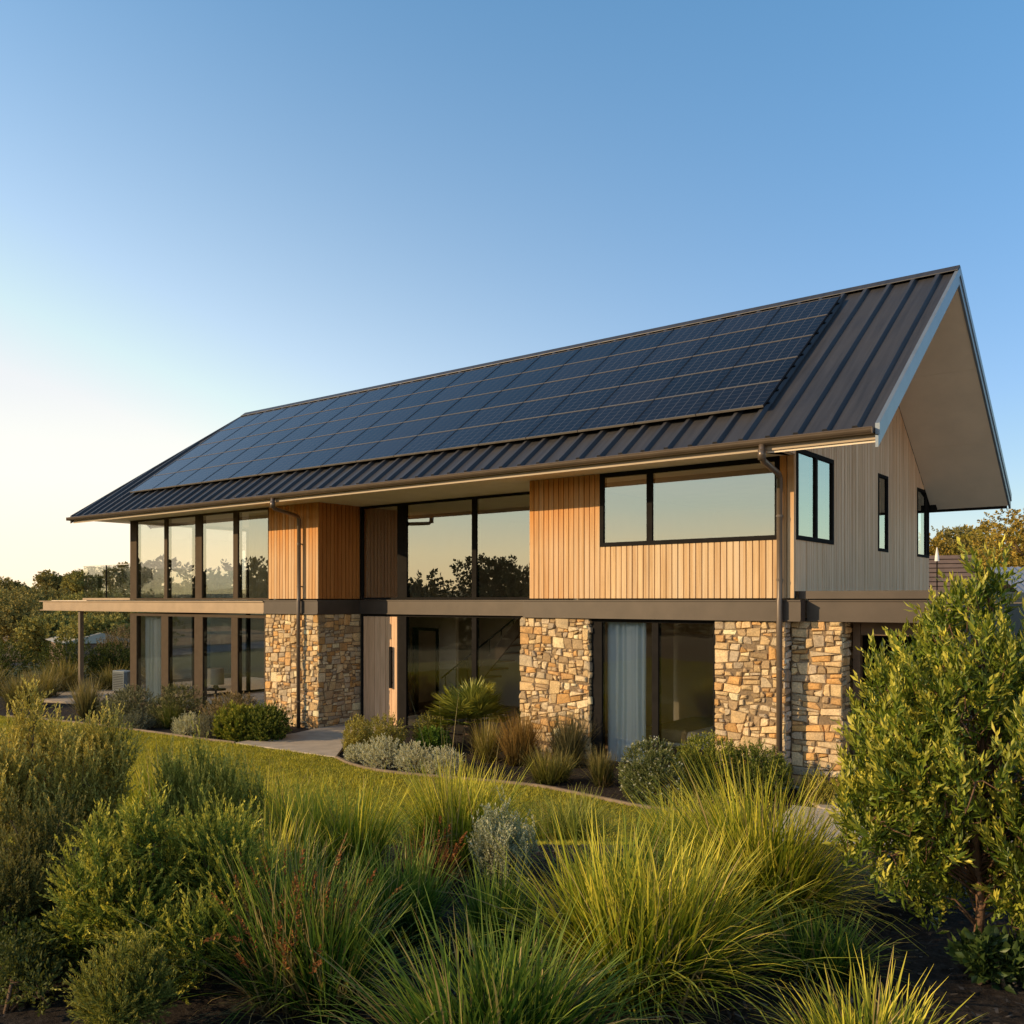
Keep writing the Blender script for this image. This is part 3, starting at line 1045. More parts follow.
# --- windows
def window(name, parent, u0, u1, z0, z1, place, fw=.06, mull=(), depth=.07, fmat='frame', transom=(), sill=False, frame_left=None, frame_right=None, glass='glass', recess=.03, label=None):
    """frame of real bars with one pane object per light; mull=((ua,ub),...)"""
    fl, fr = frame_left or fw, frame_right or fw
    mb = MB()
    # frame ring: unequal jambs are done by shifting the inner loop
    ins = [(u0 + fl, z0 + fw), (u1 - fr, z0 + fw), (u1 - fr, z1 - fw), (u0 + fl, z1 - fw)]
    out_ = [(u0, z0), (u1, z0), (u1, z1), (u0, z1)]
    vs = [place(u, -t, z) for t in (0.0, depth) for u, z in out_ + ins]
    fs = []
    for k in range(4):
        n = (k + 1) % 4
        fs += [(k, n, 4 + n, 4 + k), (8 + k, 12 + k, 12 + n, 8 + n), (k, 8 + k, 8 + n, n), (4 + k, 4 + n, 12 + n, 12 + k)]
    mb._add(vs, fs)
    o = mb.build(name, M[fmat], parent, label=label)
    for a, b in mull:
        k = MB()
        p = [place(a, -.004, z0 + fw), place(b, -.004, z0 + fw), place(b, -.004, z1 - fw), place(a, -.004, z1 - fw)]
        q = [place(a, -depth, z0 + fw), place(b, -depth, z0 + fw), place(b, -depth, z1 - fw), place(a, -depth, z1 - fw)]
        k._add(p + q, [(0, 1, 2, 3), (7, 6, 5, 4), (0, 4, 5, 1), (1, 5, 6, 2), (2, 6, 7, 3), (3, 7, 4, 0)])
        k.build('mullion', M[fmat], o)
    xs = [u0 + fl] + [q for ab in mull for q in ab] + [u1 - fr]
    for a, b in zip(xs[::2], xs[1::2]):
        MB().poly([place(a, -recess, z0 + fw), place(b, -recess, z0 + fw), place(b, -recess, z1 - fw), place(a, -recess, z1 - fw)]).build('pane', M[glass], o)
    return o


# right block upper window + corner window and gable slits
window('window', house, -3.586, -.245, 3.955, CZ, FY(-.03), .075, [(-2.63, -2.52)], .12)
window('window', house, .04, 1.76, 3.95, 5.40, GX(.018), .07, [(.88, .98)], .12)
window('window', house, 4.34, 5.005, 3.95, 5.46, GX(.01), .06, (), .12)
window('window', house, 7.19, 8.2, 3.95, 5.46, GX(.01), .06, [(7.95, 8.03)], .12)
# recess upper and lower glazing
RY = 1.31
window('window', house, -11.30, -5.19, 3.01, 5.27, FY(RY), .05, [(-10.07, -9.76), (-7.765, -7.635)], .11)
window('window', house, -10.035, -5.21, .02, BZ0 - .005, FY(RY), .05, [(-7.765, -7.635)], .11, frame_left=.26, glass='low_glass')
# front door
dr = boards('front_door', M['door'], house, -11.20, -10.05, .04, BZ0 - .06, FY(RY + .03), pitch=.19, gap=.004, depth=.05, seed=31)
mb = MB(); mb.box(-11.30, -11.205, RY, RY + .1, .0, BZ0); mb.box(-11.2, -10.04, RY, RY + .1, BZ0 - .055, BZ0); mb.build('door_frame', M['frame'], dr)
mb = MB(); mb.box(-10.25, -10.19, RY - .09, RY - .05, .92, 1.90); mb.box(-10.235, -10.205, RY - .05, RY - .02, 1.02, 1.06); mb.box(-10.235, -10.205, RY - .05, RY - .02, 1.76, 1.80)
mb.build('handle', M['frame'], dr)
# left block: upper fixed glazing and lower sliders
o = window('window', house, -19.57, -13.165, 3.005, CZ, FY(.0), .045, [(-17.81, -17.66), (-16.32, -16.02), (-14.635, -14.445)], .14, 'tan_frame', frame_left=.34)
window('sliding_door', house, -19.57, -13.28, .03, 2.62, FY(.0), .07, [(-17.96, -17.61), (-16.36, -15.98), (-14.72, -14.45)], .14, 'tan_frame', frame_left=.34, glass='low_glass')
# west end is glazed too
window('window', house, .16, 5.9, 3.005, CZ, WX(-19.56), .06, [(2.0, 2.1), (3.95, 4.05)], .1)
window('window', house, .16, 5.9, .03, 2.62, WX(-19.56), .06, [(2.0, 2.1), (3.95, 4.05)], .1)
# right block lower slider
window('sliding_door', house, -3.82, -1.355, .03, BZ0 - .005, FY(.06), .06, [(-2.575, -2.45)], .12, 'frame', frame_left=.22, glass='low_glass')

# --- interior shell
mb = MB()
mb.box(-19.5, -13.21, .20, 8.1, .0, .02); mb.box(-13.2, -5.42, 1.45, 8.1, .0, .02); mb.box(-5.41, -.2, .2, 8.1, .0, .02)
mb.build('ground_floor', M['ifloor'], house)
mb = MB()
mb.box(-19.5, -11.47, .16, 8.1, 2.70, 2.99); mb.box(-11.46, -5.42, 1.47, 8.1, 2.70, 2.99); mb.box(-5.41, -.16, .16, 8.1, 2.70, 2.99)
mb.build('upper_floor', M['wall'], house)
mb = MB(); mb.box(-20.0, -.15, .13, 8.15, 5.30, 5.36); mb.build('upper_ceiling', M['soffit'], house)
mb = MB()
# back wall with openings in the living rooms so evening sky shows through
mb.box(-13.2, -.3, 6.2, 6.3, .02, 2.69); mb.box(-19.5, -18.6, 8.0, 8.1, .0, 3.05); mb.box(-15.3, -14.9, 8.0, 8.1, .0, 3.05); mb.box(-16.4, -16.3, 8.0, 8.1, 3.051, 5.3); mb.box(-19.5, -19.3, 8.0, 8.1, 3.051, 5.3)
mb.box(-18.6, -15.3, 8.0, 8.1, .0, .5); mb.box(-18.6, -15.3, 8.0, 8.1, 2.3, 3.05)
mb.box(-13.4, -.3, 8.0, 8.1, 3.0, 5.3); mb.box(-14.9, -13.41, 8.0, 8.1, 3.0, 3.05)
mb.box(-14.9, -11.46, 8.0, 8.1, .0, 2.69)
mb.build('back_wall', M['wall'], house)
mb = MB()
mb.box(-11.33, -11.23, 1.45, 8.0, 3.0, 5.29); mb.box(-5.41, -5.30, 1.46, 6.0, .02, 2.69); mb.box(-5.17, -5.07, 1.46, 7.9, 3.0, 5.29)
mb.box(-13.18, -11.74, 3.6, 3.7, .02, 2.69); mb.box(-10.86, -10.25, 3.6, 3.7, .02, 2.69); mb.box(-11.74, -10.86, 3.6, 3.7, 2.25, 2.69); mb.box(-13.29, -13.19, 1.45, 6.19, .02, 2.69)
mb.box(-13.4, -13.3, .3, 7.9, 3.0, 5.29)
mb.build('partition_wall', M['wall'], house)
mb = MB(); mb.box(-11.76, -11.68, 3.56, 3.72, .02, 2.27); mb.box(-10.92, -10.84, 3.56, 3.72, .02, 2.27); mb.box(-11.68, -10.92, 3.56, 3.72, 2.19, 2.27)
mb.build('inner_doorway', M['frame'], house)
# stair seen through the hall glazing
SX = -10.3
st = MB()
st.prism([(SX, 3.0, .02), (SX + .35, 3.0, .02), (SX + 2.55, 3.0, 2.2), (SX + 2.55, 3.0, 2.6)], (0, .06, 0))
st = st.build('staircase', M['brown'], house)
for i in range(11):
    MB().box(SX + .12 + i * .21, SX + .42 + i * .21, 3.062, 3.98, .24 + i * .205, .28 + i * .205).build('tread', M['ifloor'], st)
MB().tube([(SX + .1, 3.03, 1.05), (SX + 2.5, 3.03, 3.45 - .82)], .022, 6).build('handrail', M['frame'], st)
for i in range(7):
    MB().tube([(SX + .2 + i * .36, 3.03, .2 + i * .36), (SX + .2 + i * .36, 3.03, 1.13 + i * .236)], .012, 6).build('baluster', M['frame'], st)

# --- roof
roof = MB()
E_W_low, E_W_high = -20.62, -19.05            # west verge is cut back towards the ridge
E_W_back = -20.62
XE = 1.60
def slab(pts_top):
    n = len(pts_top)
    roof.prism([(p[0], p[1], p[2] - .03) for p in pts_top], (0, 0, .03))
slab([(E_W_low, RY0, RZ0), (XE, RY0, RZ0), (XE, RIDGE_Y, RIDGE_Z), (E_W_high, RIDGE_Y, RIDGE_Z)])
slab([(E_W_high, RIDGE_Y + .001, RIDGE_Z), (XE, RIDGE_Y + .001, RIDGE_Z), (XE, BACK_Y, BACK_Z), (E_W_back, BACK_Y, BACK_Z)])
nF = np.array([0, -SF, 1]) / math.hypot(SF, 1)
nB = np.array([0, SB, 1]) / math.hypot(SB, 1)
def rib(x, p0, p1, nv):
    w0, w1, h = .062, .030, .062
    sec = [(-w0, .001), (-w1, h), (w1, h), (w0, .001)]
    vs = [tuple(np.array(p) + np.array([s_, 0, 0]) + nv * t_) for p in (p0, p1) for s_, t_ in sec]
    roof._add(vs, [(0, 1, 5, 4), (1, 2, 6, 5), (2, 3, 7, 6), (0, 3, 2, 1), (4, 5, 6, 7)])
PITCH = .415
x = XE - .30
while x > E_W_low + .1:
    t1 = 1.0 if x > E_W_high + .12 else max(.02, (x - .06 - E_W_low) / (E_W_high - E_W_low))
    rib(x, (x, RY0 + .005, RZ0), (x, RY0 + (RIDGE_Y - .05 - RY0) * t1, RZ0 + (RIDGE_Z - .037 - RZ0) * t1), nF)
    rib(x, (x, BACK_Y, BACK_Z), (x, BACK_Y + (RIDGE_Y + .05 - BACK_Y) * t1, BACK_Z + (RIDGE_Z - .037 - BACK_Z) * t1), nB)
    x -= PITCH
roof = roof.build('roof', M['roof'], house)
# ridge cap
mb = MB()
for sgn, sl in ((-1, SF), (1, SB)):
    p = [(E_W_high - .03, RIDGE_Y, RIDGE_Z + .085), (XE + .02, RIDGE_Y, RIDGE_Z + .085), (XE + .02, RIDGE_Y + sgn * .17, RIDGE_Z + .085 - .17 * sl), (E_W_high - .03, RIDGE_Y + sgn * .17, RIDGE_Z + .085 - .17 * sl)]
    mb.prism(p, (0, 0, -.012))
mb.build('ridge_cap', M['roof'], roof)
# front gutter, fascia, soffit
def halfpipe(x0, x1, y, z, r, sgn=1):
    mb = MB()
    vs = []
    n = 9
    angs = [math.pi * (1 + i / (n - 1)) for i in range(n)]
    outer = [(y + r * math.cos(a), z + r * math.sin(a)) for a in angs]
    inner = [(y + (r - .008) * math.cos(a), z + (r - .008) * math.sin(a)) for a in angs[::-1]]
    lip = [(y + r, z + .012), (y + r - .016, z + .012)]
    sec = outer + inner
    mb.prism([(x0, q[0], q[1]) for q in sec], (x1 - x0, 0, 0))
    mb.tube([(x0, y - r + .004, z + .004), (x1, y - r + .004, z + .004)], .011, 6)
    return mb
gw = .075
mb = halfpipe(-20.66, 1.56, RY0 - .04, RZ0 - .01, gw)
for xx in (-20.66, 1.552): mb.box(xx, xx + .008, RY0 - .04 - gw, RY0 - .04 + gw, RZ0 - .085, RZ0 + .0)
mb.build('gutter', M['gutter'], roof, True)
o = bpy.data.objects['gutter']; o.data.polygons.foreach_set('use_smooth', np.zeros(len(o.data.polygons), bool))
mb = MB(); mb.box(-20.55, 1.56, RY0 + .04, RY0 + .065, 5.185, RZ0 - .035); mb.build('fascia', M['fascia'], roof)
mb = MB()
mb.box(-20.5, -.025, RY0 + .066, -.001, CZ + .002, CZ + .02)
mb.box(-11.33, -5.18, -.0005, 1.30, CZ + .002, CZ + .02)
mb.box(-20.5, -19.58, .0, 8.1, CZ + .002, CZ + .02)
mb.build('soffit', M['soffit'], roof)
# raked soffit under the gable overhang, both slopes
for y0, y1 in ((RY0 + .07, RIDGE_Y - .01), (RIDGE_Y + .01, BACK_Y - .06)):
    mb = MB()
    ys = np.linspace(y0, y1, 4)
    for ya, yb in zip(ys[:-1], ys[1:]):          # lining sheets with open joints
        yb -= .007
        mb.prism([(.012, ya, roof_z(ya) - TH), (XE - .03, ya, roof_z(ya) - TH), (XE - .03, yb, roof_z(yb) - TH), (.012, yb, roof_z(yb) - TH)], (0, 0, .04))
    mb.build('soffit', M['soffit'], roof)
# verge boards at east gable, two steps like a flashing over a barge board
for a, b in (((RY0 - .02), RIDGE_Y), (RIDGE_Y, BACK_Y + .02)):
    mb = MB()
    for dz0, dz1, x0, x1 in ((-.02 - .235, -.095, XE - .028, XE + .012), (-.093, .055, XE - .03, XE + .03)):
        za, zb = (roof_z(max(a, RY0)), roof_z(RIDGE_Y)) if a < RIDGE_Y else (roof_z(RIDGE_Y), roof_z(min(b, BACK_Y)))
        pts = [(x0, a, za + dz0), (x0, b, zb + dz0), (x0, b, zb + dz1), (x0, a, za + dz1)]
        if a < RIDGE_Y: pts = [(x0, a, za - SF * .02 * (1 if a < RY0 else 0) + dz0), (x0, b - .0005, zb + dz0), (x0, b - .0005, zb + dz1), (x0, a, za + dz1)]
        mb.prism(pts, (x1 - x0, 0, 0))
    mb.build('verge_board', M['verge'], roof)
mb = MB()
d0 = np.array([E_W_low, RY0, RZ0]); d1 = np.array([E_W_high, RIDGE_Y, RIDGE_Z])
mb.prism([tuple(d0 + (-.03, 0, -.16)), tuple(d1 + (-.03, 0, -.16)), tuple(d1 + (-.03, 0, .06)), tuple(d0 + (-.03, 0, .06))], (.06, 0, 0))
mb.build('verge_board', M['roof'], roof)
mb = MB()
d0 = np.array([E_W_back, BACK_Y, BACK_Z])
mb.prism([tuple(d0 + (-.03, 0, -.16)), tuple(d1 + (-.03, 0.001, -.16)), tuple(d1 + (-.03, .001, .06)), tuple(d0 + (-.03, 0, .06))], (.06, 0, 0))
mb.build('verge_board', M['roof'], roof)
halfpipe(-20.6, 1.56, BACK_Y + .06, BACK_Z - .02, .07).build('gutter', M['gutter'], roof)
mb = MB(); mb.box(-20.5, 1.55, BACK_Y - .06, BACK_Y - .035, BACK_Z - .25, BACK_Z - .04); mb.build('fascia', M['frame'], roof)
mb = MB(); mb.box(.02, .14, 8.24, 8.36, 5.0, 5.16); mb.build('rainwater_head', M['frame'], house)

# --- downpipes
def downpipe(xo, xw, zb=.0):
    mb = MB()
    y0 = RY0 - .04
    pts = [(xo, y0, RZ0 - .07), (xo, y0, 5.10), (xo * .97 + xw * .03, y0 + .06, 5.04), (xw * .95 + xo * .05, -.19, 4.97), (xw, -.12, 4.90), (xw, -.12, BZ1 + .05), (xw, -.135, BZ1 - .02), (xw, -.135, zb)]
    mb.tube(pts, .047, 12)
    o = mb.build('downpipe', M['gutter'], house, True)
    k = MB()
    k.tube([(xo, y0, 5.20), (xo, y0, 5.05)], .058, 12); k.build('pipe_collar', M['gutter'], o, True)
    for z in (4.3, 3.3, 1.9, .6):
        k = MB(); k.tube([(xw, -.13 if z < 3 else -.12, z), (xw, -.13 if z < 3 else -.12, z + .035)], .054, 12); k.box(xw - .015, xw + .015, -.11, -.03, z + .003, z + .03); k.build('pipe_clip', M['gutter'], o)
downpipe(-11.40, -11.88)
downpipe(-.025, -.20)

# --- side porch on the east
mb = MB()
mb.box(.115, 2.35, .20, .40, BZ0 + .022, BZ1 - .022); mb.box(.115, 2.37, .182, .41, BZ1 - .022, BZ1); mb.box(.115, 2.37, .182, .41, BZ0, BZ0 + .022)
mb.build('porch_beam', M['beam'], house)
mb = MB(); mb.box(.004, 2.40, .14, 6.4, 3.02, 3.14); mb.box(.05, 2.36, .42, 6.3, 2.95, 3.018); mb.build('porch_roof', M['beam'], house)
mb = MB(); mb.box(2.20, 2.34, .42, 6.2, .0, 2.94); mb.box(-.10, 2.19, 3.6, 3.7, .0, 2.94); mb.build('porch_wall', M['dark'], house)
mb = MB(); mb.box(.69, .80, .64, .76, .0, 2.94); mb.box(.81, 2.19, .64, .76, 2.45, 2.94); mb.build('porch_lining', M['brown'], house)

# ------------------------------------------------------------------ solar panels
nC, nR = 16, 5
PX0, PXW = -.30, 1.148
SL = math.hypot(SF, 1)
S0, SH = .93, .895
off = .10
def roof_pt(s, o_): 
    return np.array([0, RY0 + s / SL, RZ0 + s * SF / SL]) + nF * o_
# rails
rails = MB()
for r_ in range(nR):
    for q in (.22, .72):
        s = S0 + (r_ + q) * SH
        p = roof_pt(s, .075)
        a, b = PX0 + .025, PX0 - nC * PXW - .02
        u = np.array([0, 1 / SL, SF / SL]) * .02
        v = nF * .012
        c4 = [p - u - v, p + u - v, p + u + v, p - u + v]
        rails.prism([(b, *c[1:]) for c in c4], (a - b, 0, 0))
rails.build('mounting_rail', M['rail'], house)['kind'] = 'stuff'
rows = ['lowest row', 'second row from the eave', 'middle row', 'second row from the ridge', 'top row']
ordn = ['first', 'second', 'third', 'fourth', 'fifth', 'sixth', 'seventh', 'eighth', 'ninth', 'tenth', 'eleventh', 'twelfth', 'thirteenth', 'fourteenth', 'fifteenth', 'sixteenth']
panel0 = None
hw, hh, fr = PXW / 2 - .006, SH / 2 - .006, .013
for r_ in range(nR):
    for c_ in range(nC):
        p = roof_pt(S0 + (r_ + .5) * SH, off)
        p[0] = PX0 - (c_ + .5) * PXW
        if panel0 is None:
            root = empty('solar_panel', tuple(p), '', 'solar panel', 'solar panels on the front roof slope')
            MB().ring(-hw, hw, -hh, hh, .012, fr, 0, .036, None, 1, 0).build('frame', [M['alu'], M['rail']], root)
            mb = MB(); mb.box(-hw + .012, hw - .012, -hh + fr, hh - fr, .004, .031)
            mb.build('cell_glass', M['cells'], root)
            panel0 = root
        else:
            root = panel0.copy(); COL.objects.link(root)
            for ch in list(panel0.children):
                k = ch.copy(); COL.objects.link(k); k.parent = root
        root.location = tuple(p)
        root.rotation_euler = (math.atan(SF) + rnd.uniform(-.0015, .0015), rnd.uniform(-.0015, .0015), 0)
        root['label'] = f'dark solar panel, {rows[r_]}, {ordn[c_]} column from the right gable end'

# ------------------------------------------------------------------ things in the rooms
def curtain(x0, x1, y, z0, z1, label, col, seed):
    rng = np.random.default_rng(seed)
    n = int((x1 - x0) / .02)
    xs = np.linspace(x0, x1, n)
    ph = np.cumsum(.02 * 2 * np.pi / (.11 + .06 * np.sin(xs * 9 + seed) + .03 * np.sin(xs * 23)))
    ys = y + .028 * np.sin(ph) * (1 + .5 * np.sin(xs * 13 + seed)) + .012 * np.sin(xs * 5)
    zz = np.linspace(z0, z1, 6)
    V = np.array([(xs[i], ys[i] + .014 * math.sin(j * 1.3 + i * .21) * (1 - j / 6), zz[j]) for i in range(n) for j in range(6)])
    Fq = np.array([(i * 6 + j, (i + 1) * 6 + j, (i + 1) * 6 + j + 1, i * 6 + j + 1) for i in range(n - 1) for j in range(5)])
    C = np.tile(np.array(col), (len(V), 1))
    V = V - np.array([x0, y, z0])
    o = link_mesh('curtain', np_mesh('curtain', V, Fq, C, True), M['curtain'], None, (x0, y, z0))
    setp(o, label, 'curtain')


curtain(-3.60, -2.78, .24, .05, 2.6, 'pale blue curtain drawn to the left behind the right-hand sliding glass door', (.62, .76, .92), 1)
curtain(-19.15, -18.05, .24, .05, 2.58, 'pale curtain behind the leftmost ground-floor glass by the terrace', (.62, .68, .70), 2)
curtain(-14.3, -13.5, .24, 3.02, 5.2, 'cream curtain behind the upper glazing next to the cedar boards', (.66, .60, .48), 3)
bed = empty('bed', (-2.05, 1.75, .02), 'made bed with brown throw seen through the right-hand sliding door', 'bed')
mb = MB(); mb.box(-1.1, .9, -1.0, 1.0, .12, .32); mb.build('bed_base', M['brown'], bed, bevel=.02)
mb = MB(); mb.box(-1.08, .88, -.98, .98, .32, .62); mb.build('mattress', M['linen'], bed, bevel=.06)
mb = MB(); mb.box(-1.10, -.2, -1.0, 1.0, .40, .645); mb.build('throw', M['throw'], bed, bevel=.05)
for yy in (-.5, .45):
    mb = MB(); mb.box(.35, .8, yy - .33, yy + .33, .63, .78); mb.build('pillow', M['linen'], bed, bevel=.06)
lt = empty('side_table', (-17.3, 1.3, .02), 'low dark side table behind the ground-floor glass left of the stone wall', 'table')
mb = MB(); mb.tube([(0, 0, .42), (0, 0, .46)], .28, 20); mb.build('table_top', M['frame'], lt)
mb = MB(); mb.tube([(0, 0, 0), (0, 0, .03)], .18, 16); mb.tube([(0, 0, .03), (0, 0, .42)], .03, 10); mb.build('leg', M['frame'], lt)
lm = empty('table_lamp', (-17.3, 1.3, .482), 'cream drum-shaded table lamp on the side table', 'lamp')
mb = MB(); mb.tube([(0, 0, 0), (0, 0, .12)], [.10, .05], 14); mb.build('lamp_base', M['frame'], lm)
mb = MB(); mb.tube([(0, 0, .12), (0, 0, .58)], .23, 24); mb.build('lamp_shade', M['shade'], lm, False)
sf = empty('sofa', (-15.0, 2.6, .02), 'low beige sofa inside the ground-floor living room', 'sofa')
mb = MB(); mb.box(-1.0, 1.0, -.4, .4, .1, .42); mb.build('seat', M['cushion'], sf, bevel=.05)
mb = MB(); mb.box(-1.0, 1.0, .25, .45, .43, .85); mb.build('backrest', M['cushion'], sf, bevel=.05)
for s_ in (-1, 1):
    mb = MB(); mb.box(s_ * 1.1 - .09, s_ * 1.1 + .09, -.4, .45, .1, .62); mb.build('armrest', M['cushion'], sf, bevel=.04)
# heat pump unit beyond the west end
ac = empty('heat_pump', (-22.1, 1.25, .05), 'grey air conditioning unit on the terrace beyond the left end of the house', 'air conditioner')
mb = MB(); mb.box(-.45, .45, -.18, .18, .06, .72); mb.build('casing', M['ac'], ac, bevel=.03)
mb = MB()
for k in range(9): mb.box(-.38, .2, -.187, -.181, .16 + k * .055, .175 + k * .055)
mb.build('grille', M['frame'], ac)['kind'] = 'stuff'
for s_ in (-.35, .35):
    mb = MB(); mb.box(s_ - .04, s_ + .04, -.15, .15, 0, .06); mb.build('foot', M['frame'], ac)

# ------------------------------------------------------------------ lawn grass
rng = np.random.default_rng(77)
bb = np.array(lawn_poly)
n = 520000
px_ = rng.uniform(bb[:, 0].min(), bb[:, 0].max(), n); py_ = rng.uniform(bb[:, 1].min(), bb[:, 1].max(), n)
keep = in_poly(px_, py_, lawn_poly)
sdep = (px_ - CAM[0]) * FWD[0] + (py_ - CAM[1]) * FWD[1]
keep &= (sdep > 7) & (px_ > -21)
px_, py_ = px_[keep], py_[keep]
nb_ = len(px_)
clump = .5 + .5 * np.sin(px_ * 5.1 + 2 * np.sin(py_ * 3.3)) * np.sin(py_ * 6.3 + 1.7 * np.sin(px_ * 2.1))
hb = rng.uniform(.022, .055, nb_) * (.55 + .75 * clump)
ang = rng.uniform(0, 6.28, nb_)
ln_ = rng.normal(0, .02, (nb_, 2))
base = np.stack([px_, py_, ground_z(px_, py_) + .012], -1)
wd = rng.uniform(.004, .010, nb_)
sx = np.stack([np.cos(ang) * wd, np.sin(ang) * wd, 0 * wd], -1)
V = np.stack([base - sx, base + sx, base + np.stack([ln_[:, 0], ln_[:, 1], hb], -1)], 1).reshape(-1, 3)
Fq = np.arange(nb_ * 3).reshape(-1, 3)
cc = lerp(np.array([[.27, .26, .022]]), np.array([[.56, .48, .06]]), (rng.uniform(0, 1, nb_) * .5 + .5 * clump)[:, None])
C = np.repeat(cc, 3, 0)
setp(link_mesh('lawn_grass', np_mesh('lawn_grass', V, Fq, C), M['grass']), 'short green lawn grass between the garden beds and the house', 'grass', None, 'stuff')

# mulch chips on the bed near the viewer
n = 26000
lat = rng.uniform(-4.5, 4.5, n); dep = rng.uniform(1.6, 9.5, n)
mx_, my_ = CAM[0] + FWD[0] * dep + RGT[0] * lat, CAM[1] + FWD[1] * dep + RGT[1] * lat
P = np.stack([mx_, my_, ground_z(mx_, my_) + rng.uniform(-.004, .02, n)], -1)
a = rng.uniform(0, 6.28, n); tl = rng.normal(0, .35, (n, 2))
u = np.stack([np.cos(a), np.sin(a), tl[:, 0]], -1) * rng.uniform(.006, .022, n)[:, None]
v = np.stack([-np.sin(a), np.cos(a), tl[:, 1]], -1) * rng.uniform(.003, .008, n)[:, None]
V = np.stack([P - u - v, P + u - v, P + u + v, P - u + v], 1).reshape(-1, 3)
cc = np.array([(.10, .08, .066), (.06, .045, .035), (.035, .026, .02), (.13, .11, .10)])[rng.integers(0, 4, n)] * rng.uniform(.6, 1.2, n)[:, None]
setp(link_mesh('bark_mulch', np_mesh('bark_mulch', V, np.arange(n * 4).reshape(-1, 4), np.repeat(cc, 4, 0)), M['seed']), 'dark bark mulch chips under the foreground plants', 'mulch', None, 'stuff')

# ------------------------------------------------------------------ foreground planting
GG = 'grass clumps in the foreground bed'
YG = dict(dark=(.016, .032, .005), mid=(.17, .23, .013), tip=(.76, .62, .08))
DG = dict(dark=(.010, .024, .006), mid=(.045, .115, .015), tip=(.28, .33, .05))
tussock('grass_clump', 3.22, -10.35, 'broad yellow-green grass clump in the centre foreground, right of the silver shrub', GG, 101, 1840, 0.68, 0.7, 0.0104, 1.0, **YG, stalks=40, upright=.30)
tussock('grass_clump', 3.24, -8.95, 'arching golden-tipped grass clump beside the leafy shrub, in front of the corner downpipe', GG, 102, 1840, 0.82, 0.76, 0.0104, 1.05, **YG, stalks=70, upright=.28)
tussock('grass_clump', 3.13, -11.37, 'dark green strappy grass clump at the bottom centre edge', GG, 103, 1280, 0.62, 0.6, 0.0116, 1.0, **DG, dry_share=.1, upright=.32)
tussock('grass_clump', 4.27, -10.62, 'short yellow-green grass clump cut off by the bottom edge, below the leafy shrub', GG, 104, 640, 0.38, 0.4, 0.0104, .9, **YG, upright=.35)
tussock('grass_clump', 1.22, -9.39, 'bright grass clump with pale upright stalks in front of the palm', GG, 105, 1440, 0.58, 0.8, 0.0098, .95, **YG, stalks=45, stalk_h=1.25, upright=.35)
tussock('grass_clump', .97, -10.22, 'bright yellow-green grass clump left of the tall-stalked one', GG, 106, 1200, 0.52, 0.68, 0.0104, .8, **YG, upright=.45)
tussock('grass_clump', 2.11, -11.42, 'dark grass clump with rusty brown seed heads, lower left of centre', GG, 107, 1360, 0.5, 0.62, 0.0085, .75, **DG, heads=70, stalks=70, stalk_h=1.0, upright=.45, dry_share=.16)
tussock('grass_clump', -.36, -5.61, 'low fresh green grass clump at the lawn edge behind the silver shrub', GG, 108, 1200, .75, 0.5, 0.0110, .9, dark=(.03, .045, .01), mid=(.16, .20, .028), tip=(.38, .35, .07))
tussock('grass_clump', 1.51, -9.94, 'small copper-brown seeding grass tuft left of the silver shrub', GG, 109, 304, .26, .38, 0.0073, .8, dark=(.05, .032, .012), mid=(.22, .11, .04), tip=(.40, .20, .075), heads=30, stalk_h=1.1)
tussock('grass_clump', 1.90, -10.59, 'dark narrow grass clump between the rusty and the bottom centre clumps', GG, 110, 720, .36, .50, 0.0085, .8, **DG)
tussock('grass_clump', 1.25, -10.95, 'olive grass clump wedged behind the rusty seeding clump', GG, 111, 720, .38, 0.55, 0.0085, .8, **YG, stalks=35, upright=.5, dry_share=.2)
tussock('grass_clump', -5.2, -7.7, 'golden grass clump at the lawn edge behind the tall fine-leaved shrub', GG, 112, 1040, .70, 1.0, 0.0146, .85, **YG, stalks=90, stalk_w=.010)
tussock('grass_clump', -.05, -9.95, 'yellow grass with dry pale stalks behind the dark feathery shrub', GG, 113, 880, 0.42, 0.62, 0.0098, .8, **YG, stalks=90, dry_share=.2)
tussock('grass_clump', 2.3, -8.2, 'green grass clump behind the centre clump at the gravel path', GG, 114, 960, .56, 0.5, 0.0098, .9, **YG)
tussock('grass_clump', 2.65, -9.6, 'olive grass clump tucked between the silver shrub and the arching clump', GG, 115, 640, .40, .5, 0.0098, .9, **DG)
tussock('grass_clump', 3.78, -9.7, 'dark low grass at the foot of the arching clump by the leafy shrub', GG, 116, 480, .36, .36, 0.0098, 1.2, **DG)
tussock('grass_clump', .35, -8.55, 'soft green grass clump behind the bright yellow-green one', GG, 117, 960, 0.5, 0.36, 0.0098, .9, **YG)
tussock('grass_clump', 2.42, -10.45, 'deep green grass clump directly below the silver shrub', GG, 118, 640, .34, .42, 0.0098, .9, **DG)
tussock('grass_clump', 1.62, -11.05, 'olive-brown reedy grass between the dark feathery shrub and the rusty seeding clump', GG, 119, 560, .34, 0.5, 0.0085, .7, **DG, stalks=60, upright=.6, dry_share=.25)
tussock('grass_clump', -1.6, -9.2, 'fresh grass clump at the lawn edge between the two feathery shrubs', GG, 120, 800, 0.45, 0.36, 0.0110, .9, **YG)


def cluster(rng, n, c, r, rr, zflat=1.0):
    out = []
    for _ in range(n):
        d_ = rng.normal(0, 1, 3); d_ /= np.linalg.norm(d_)
        q = rng.uniform(.2, .85)
        out.append((c[0] + d_[0] * r[0] * q, c[1] + d_[1] * r[1] * q, max(.06, c[2] + d_[2] * r[2] * q), rr * rng.uniform(.7, 1.2), rr * rng.uniform(.7, 1.2), rr * zflat * rng.uniform(.7, 1.2)))
    return out


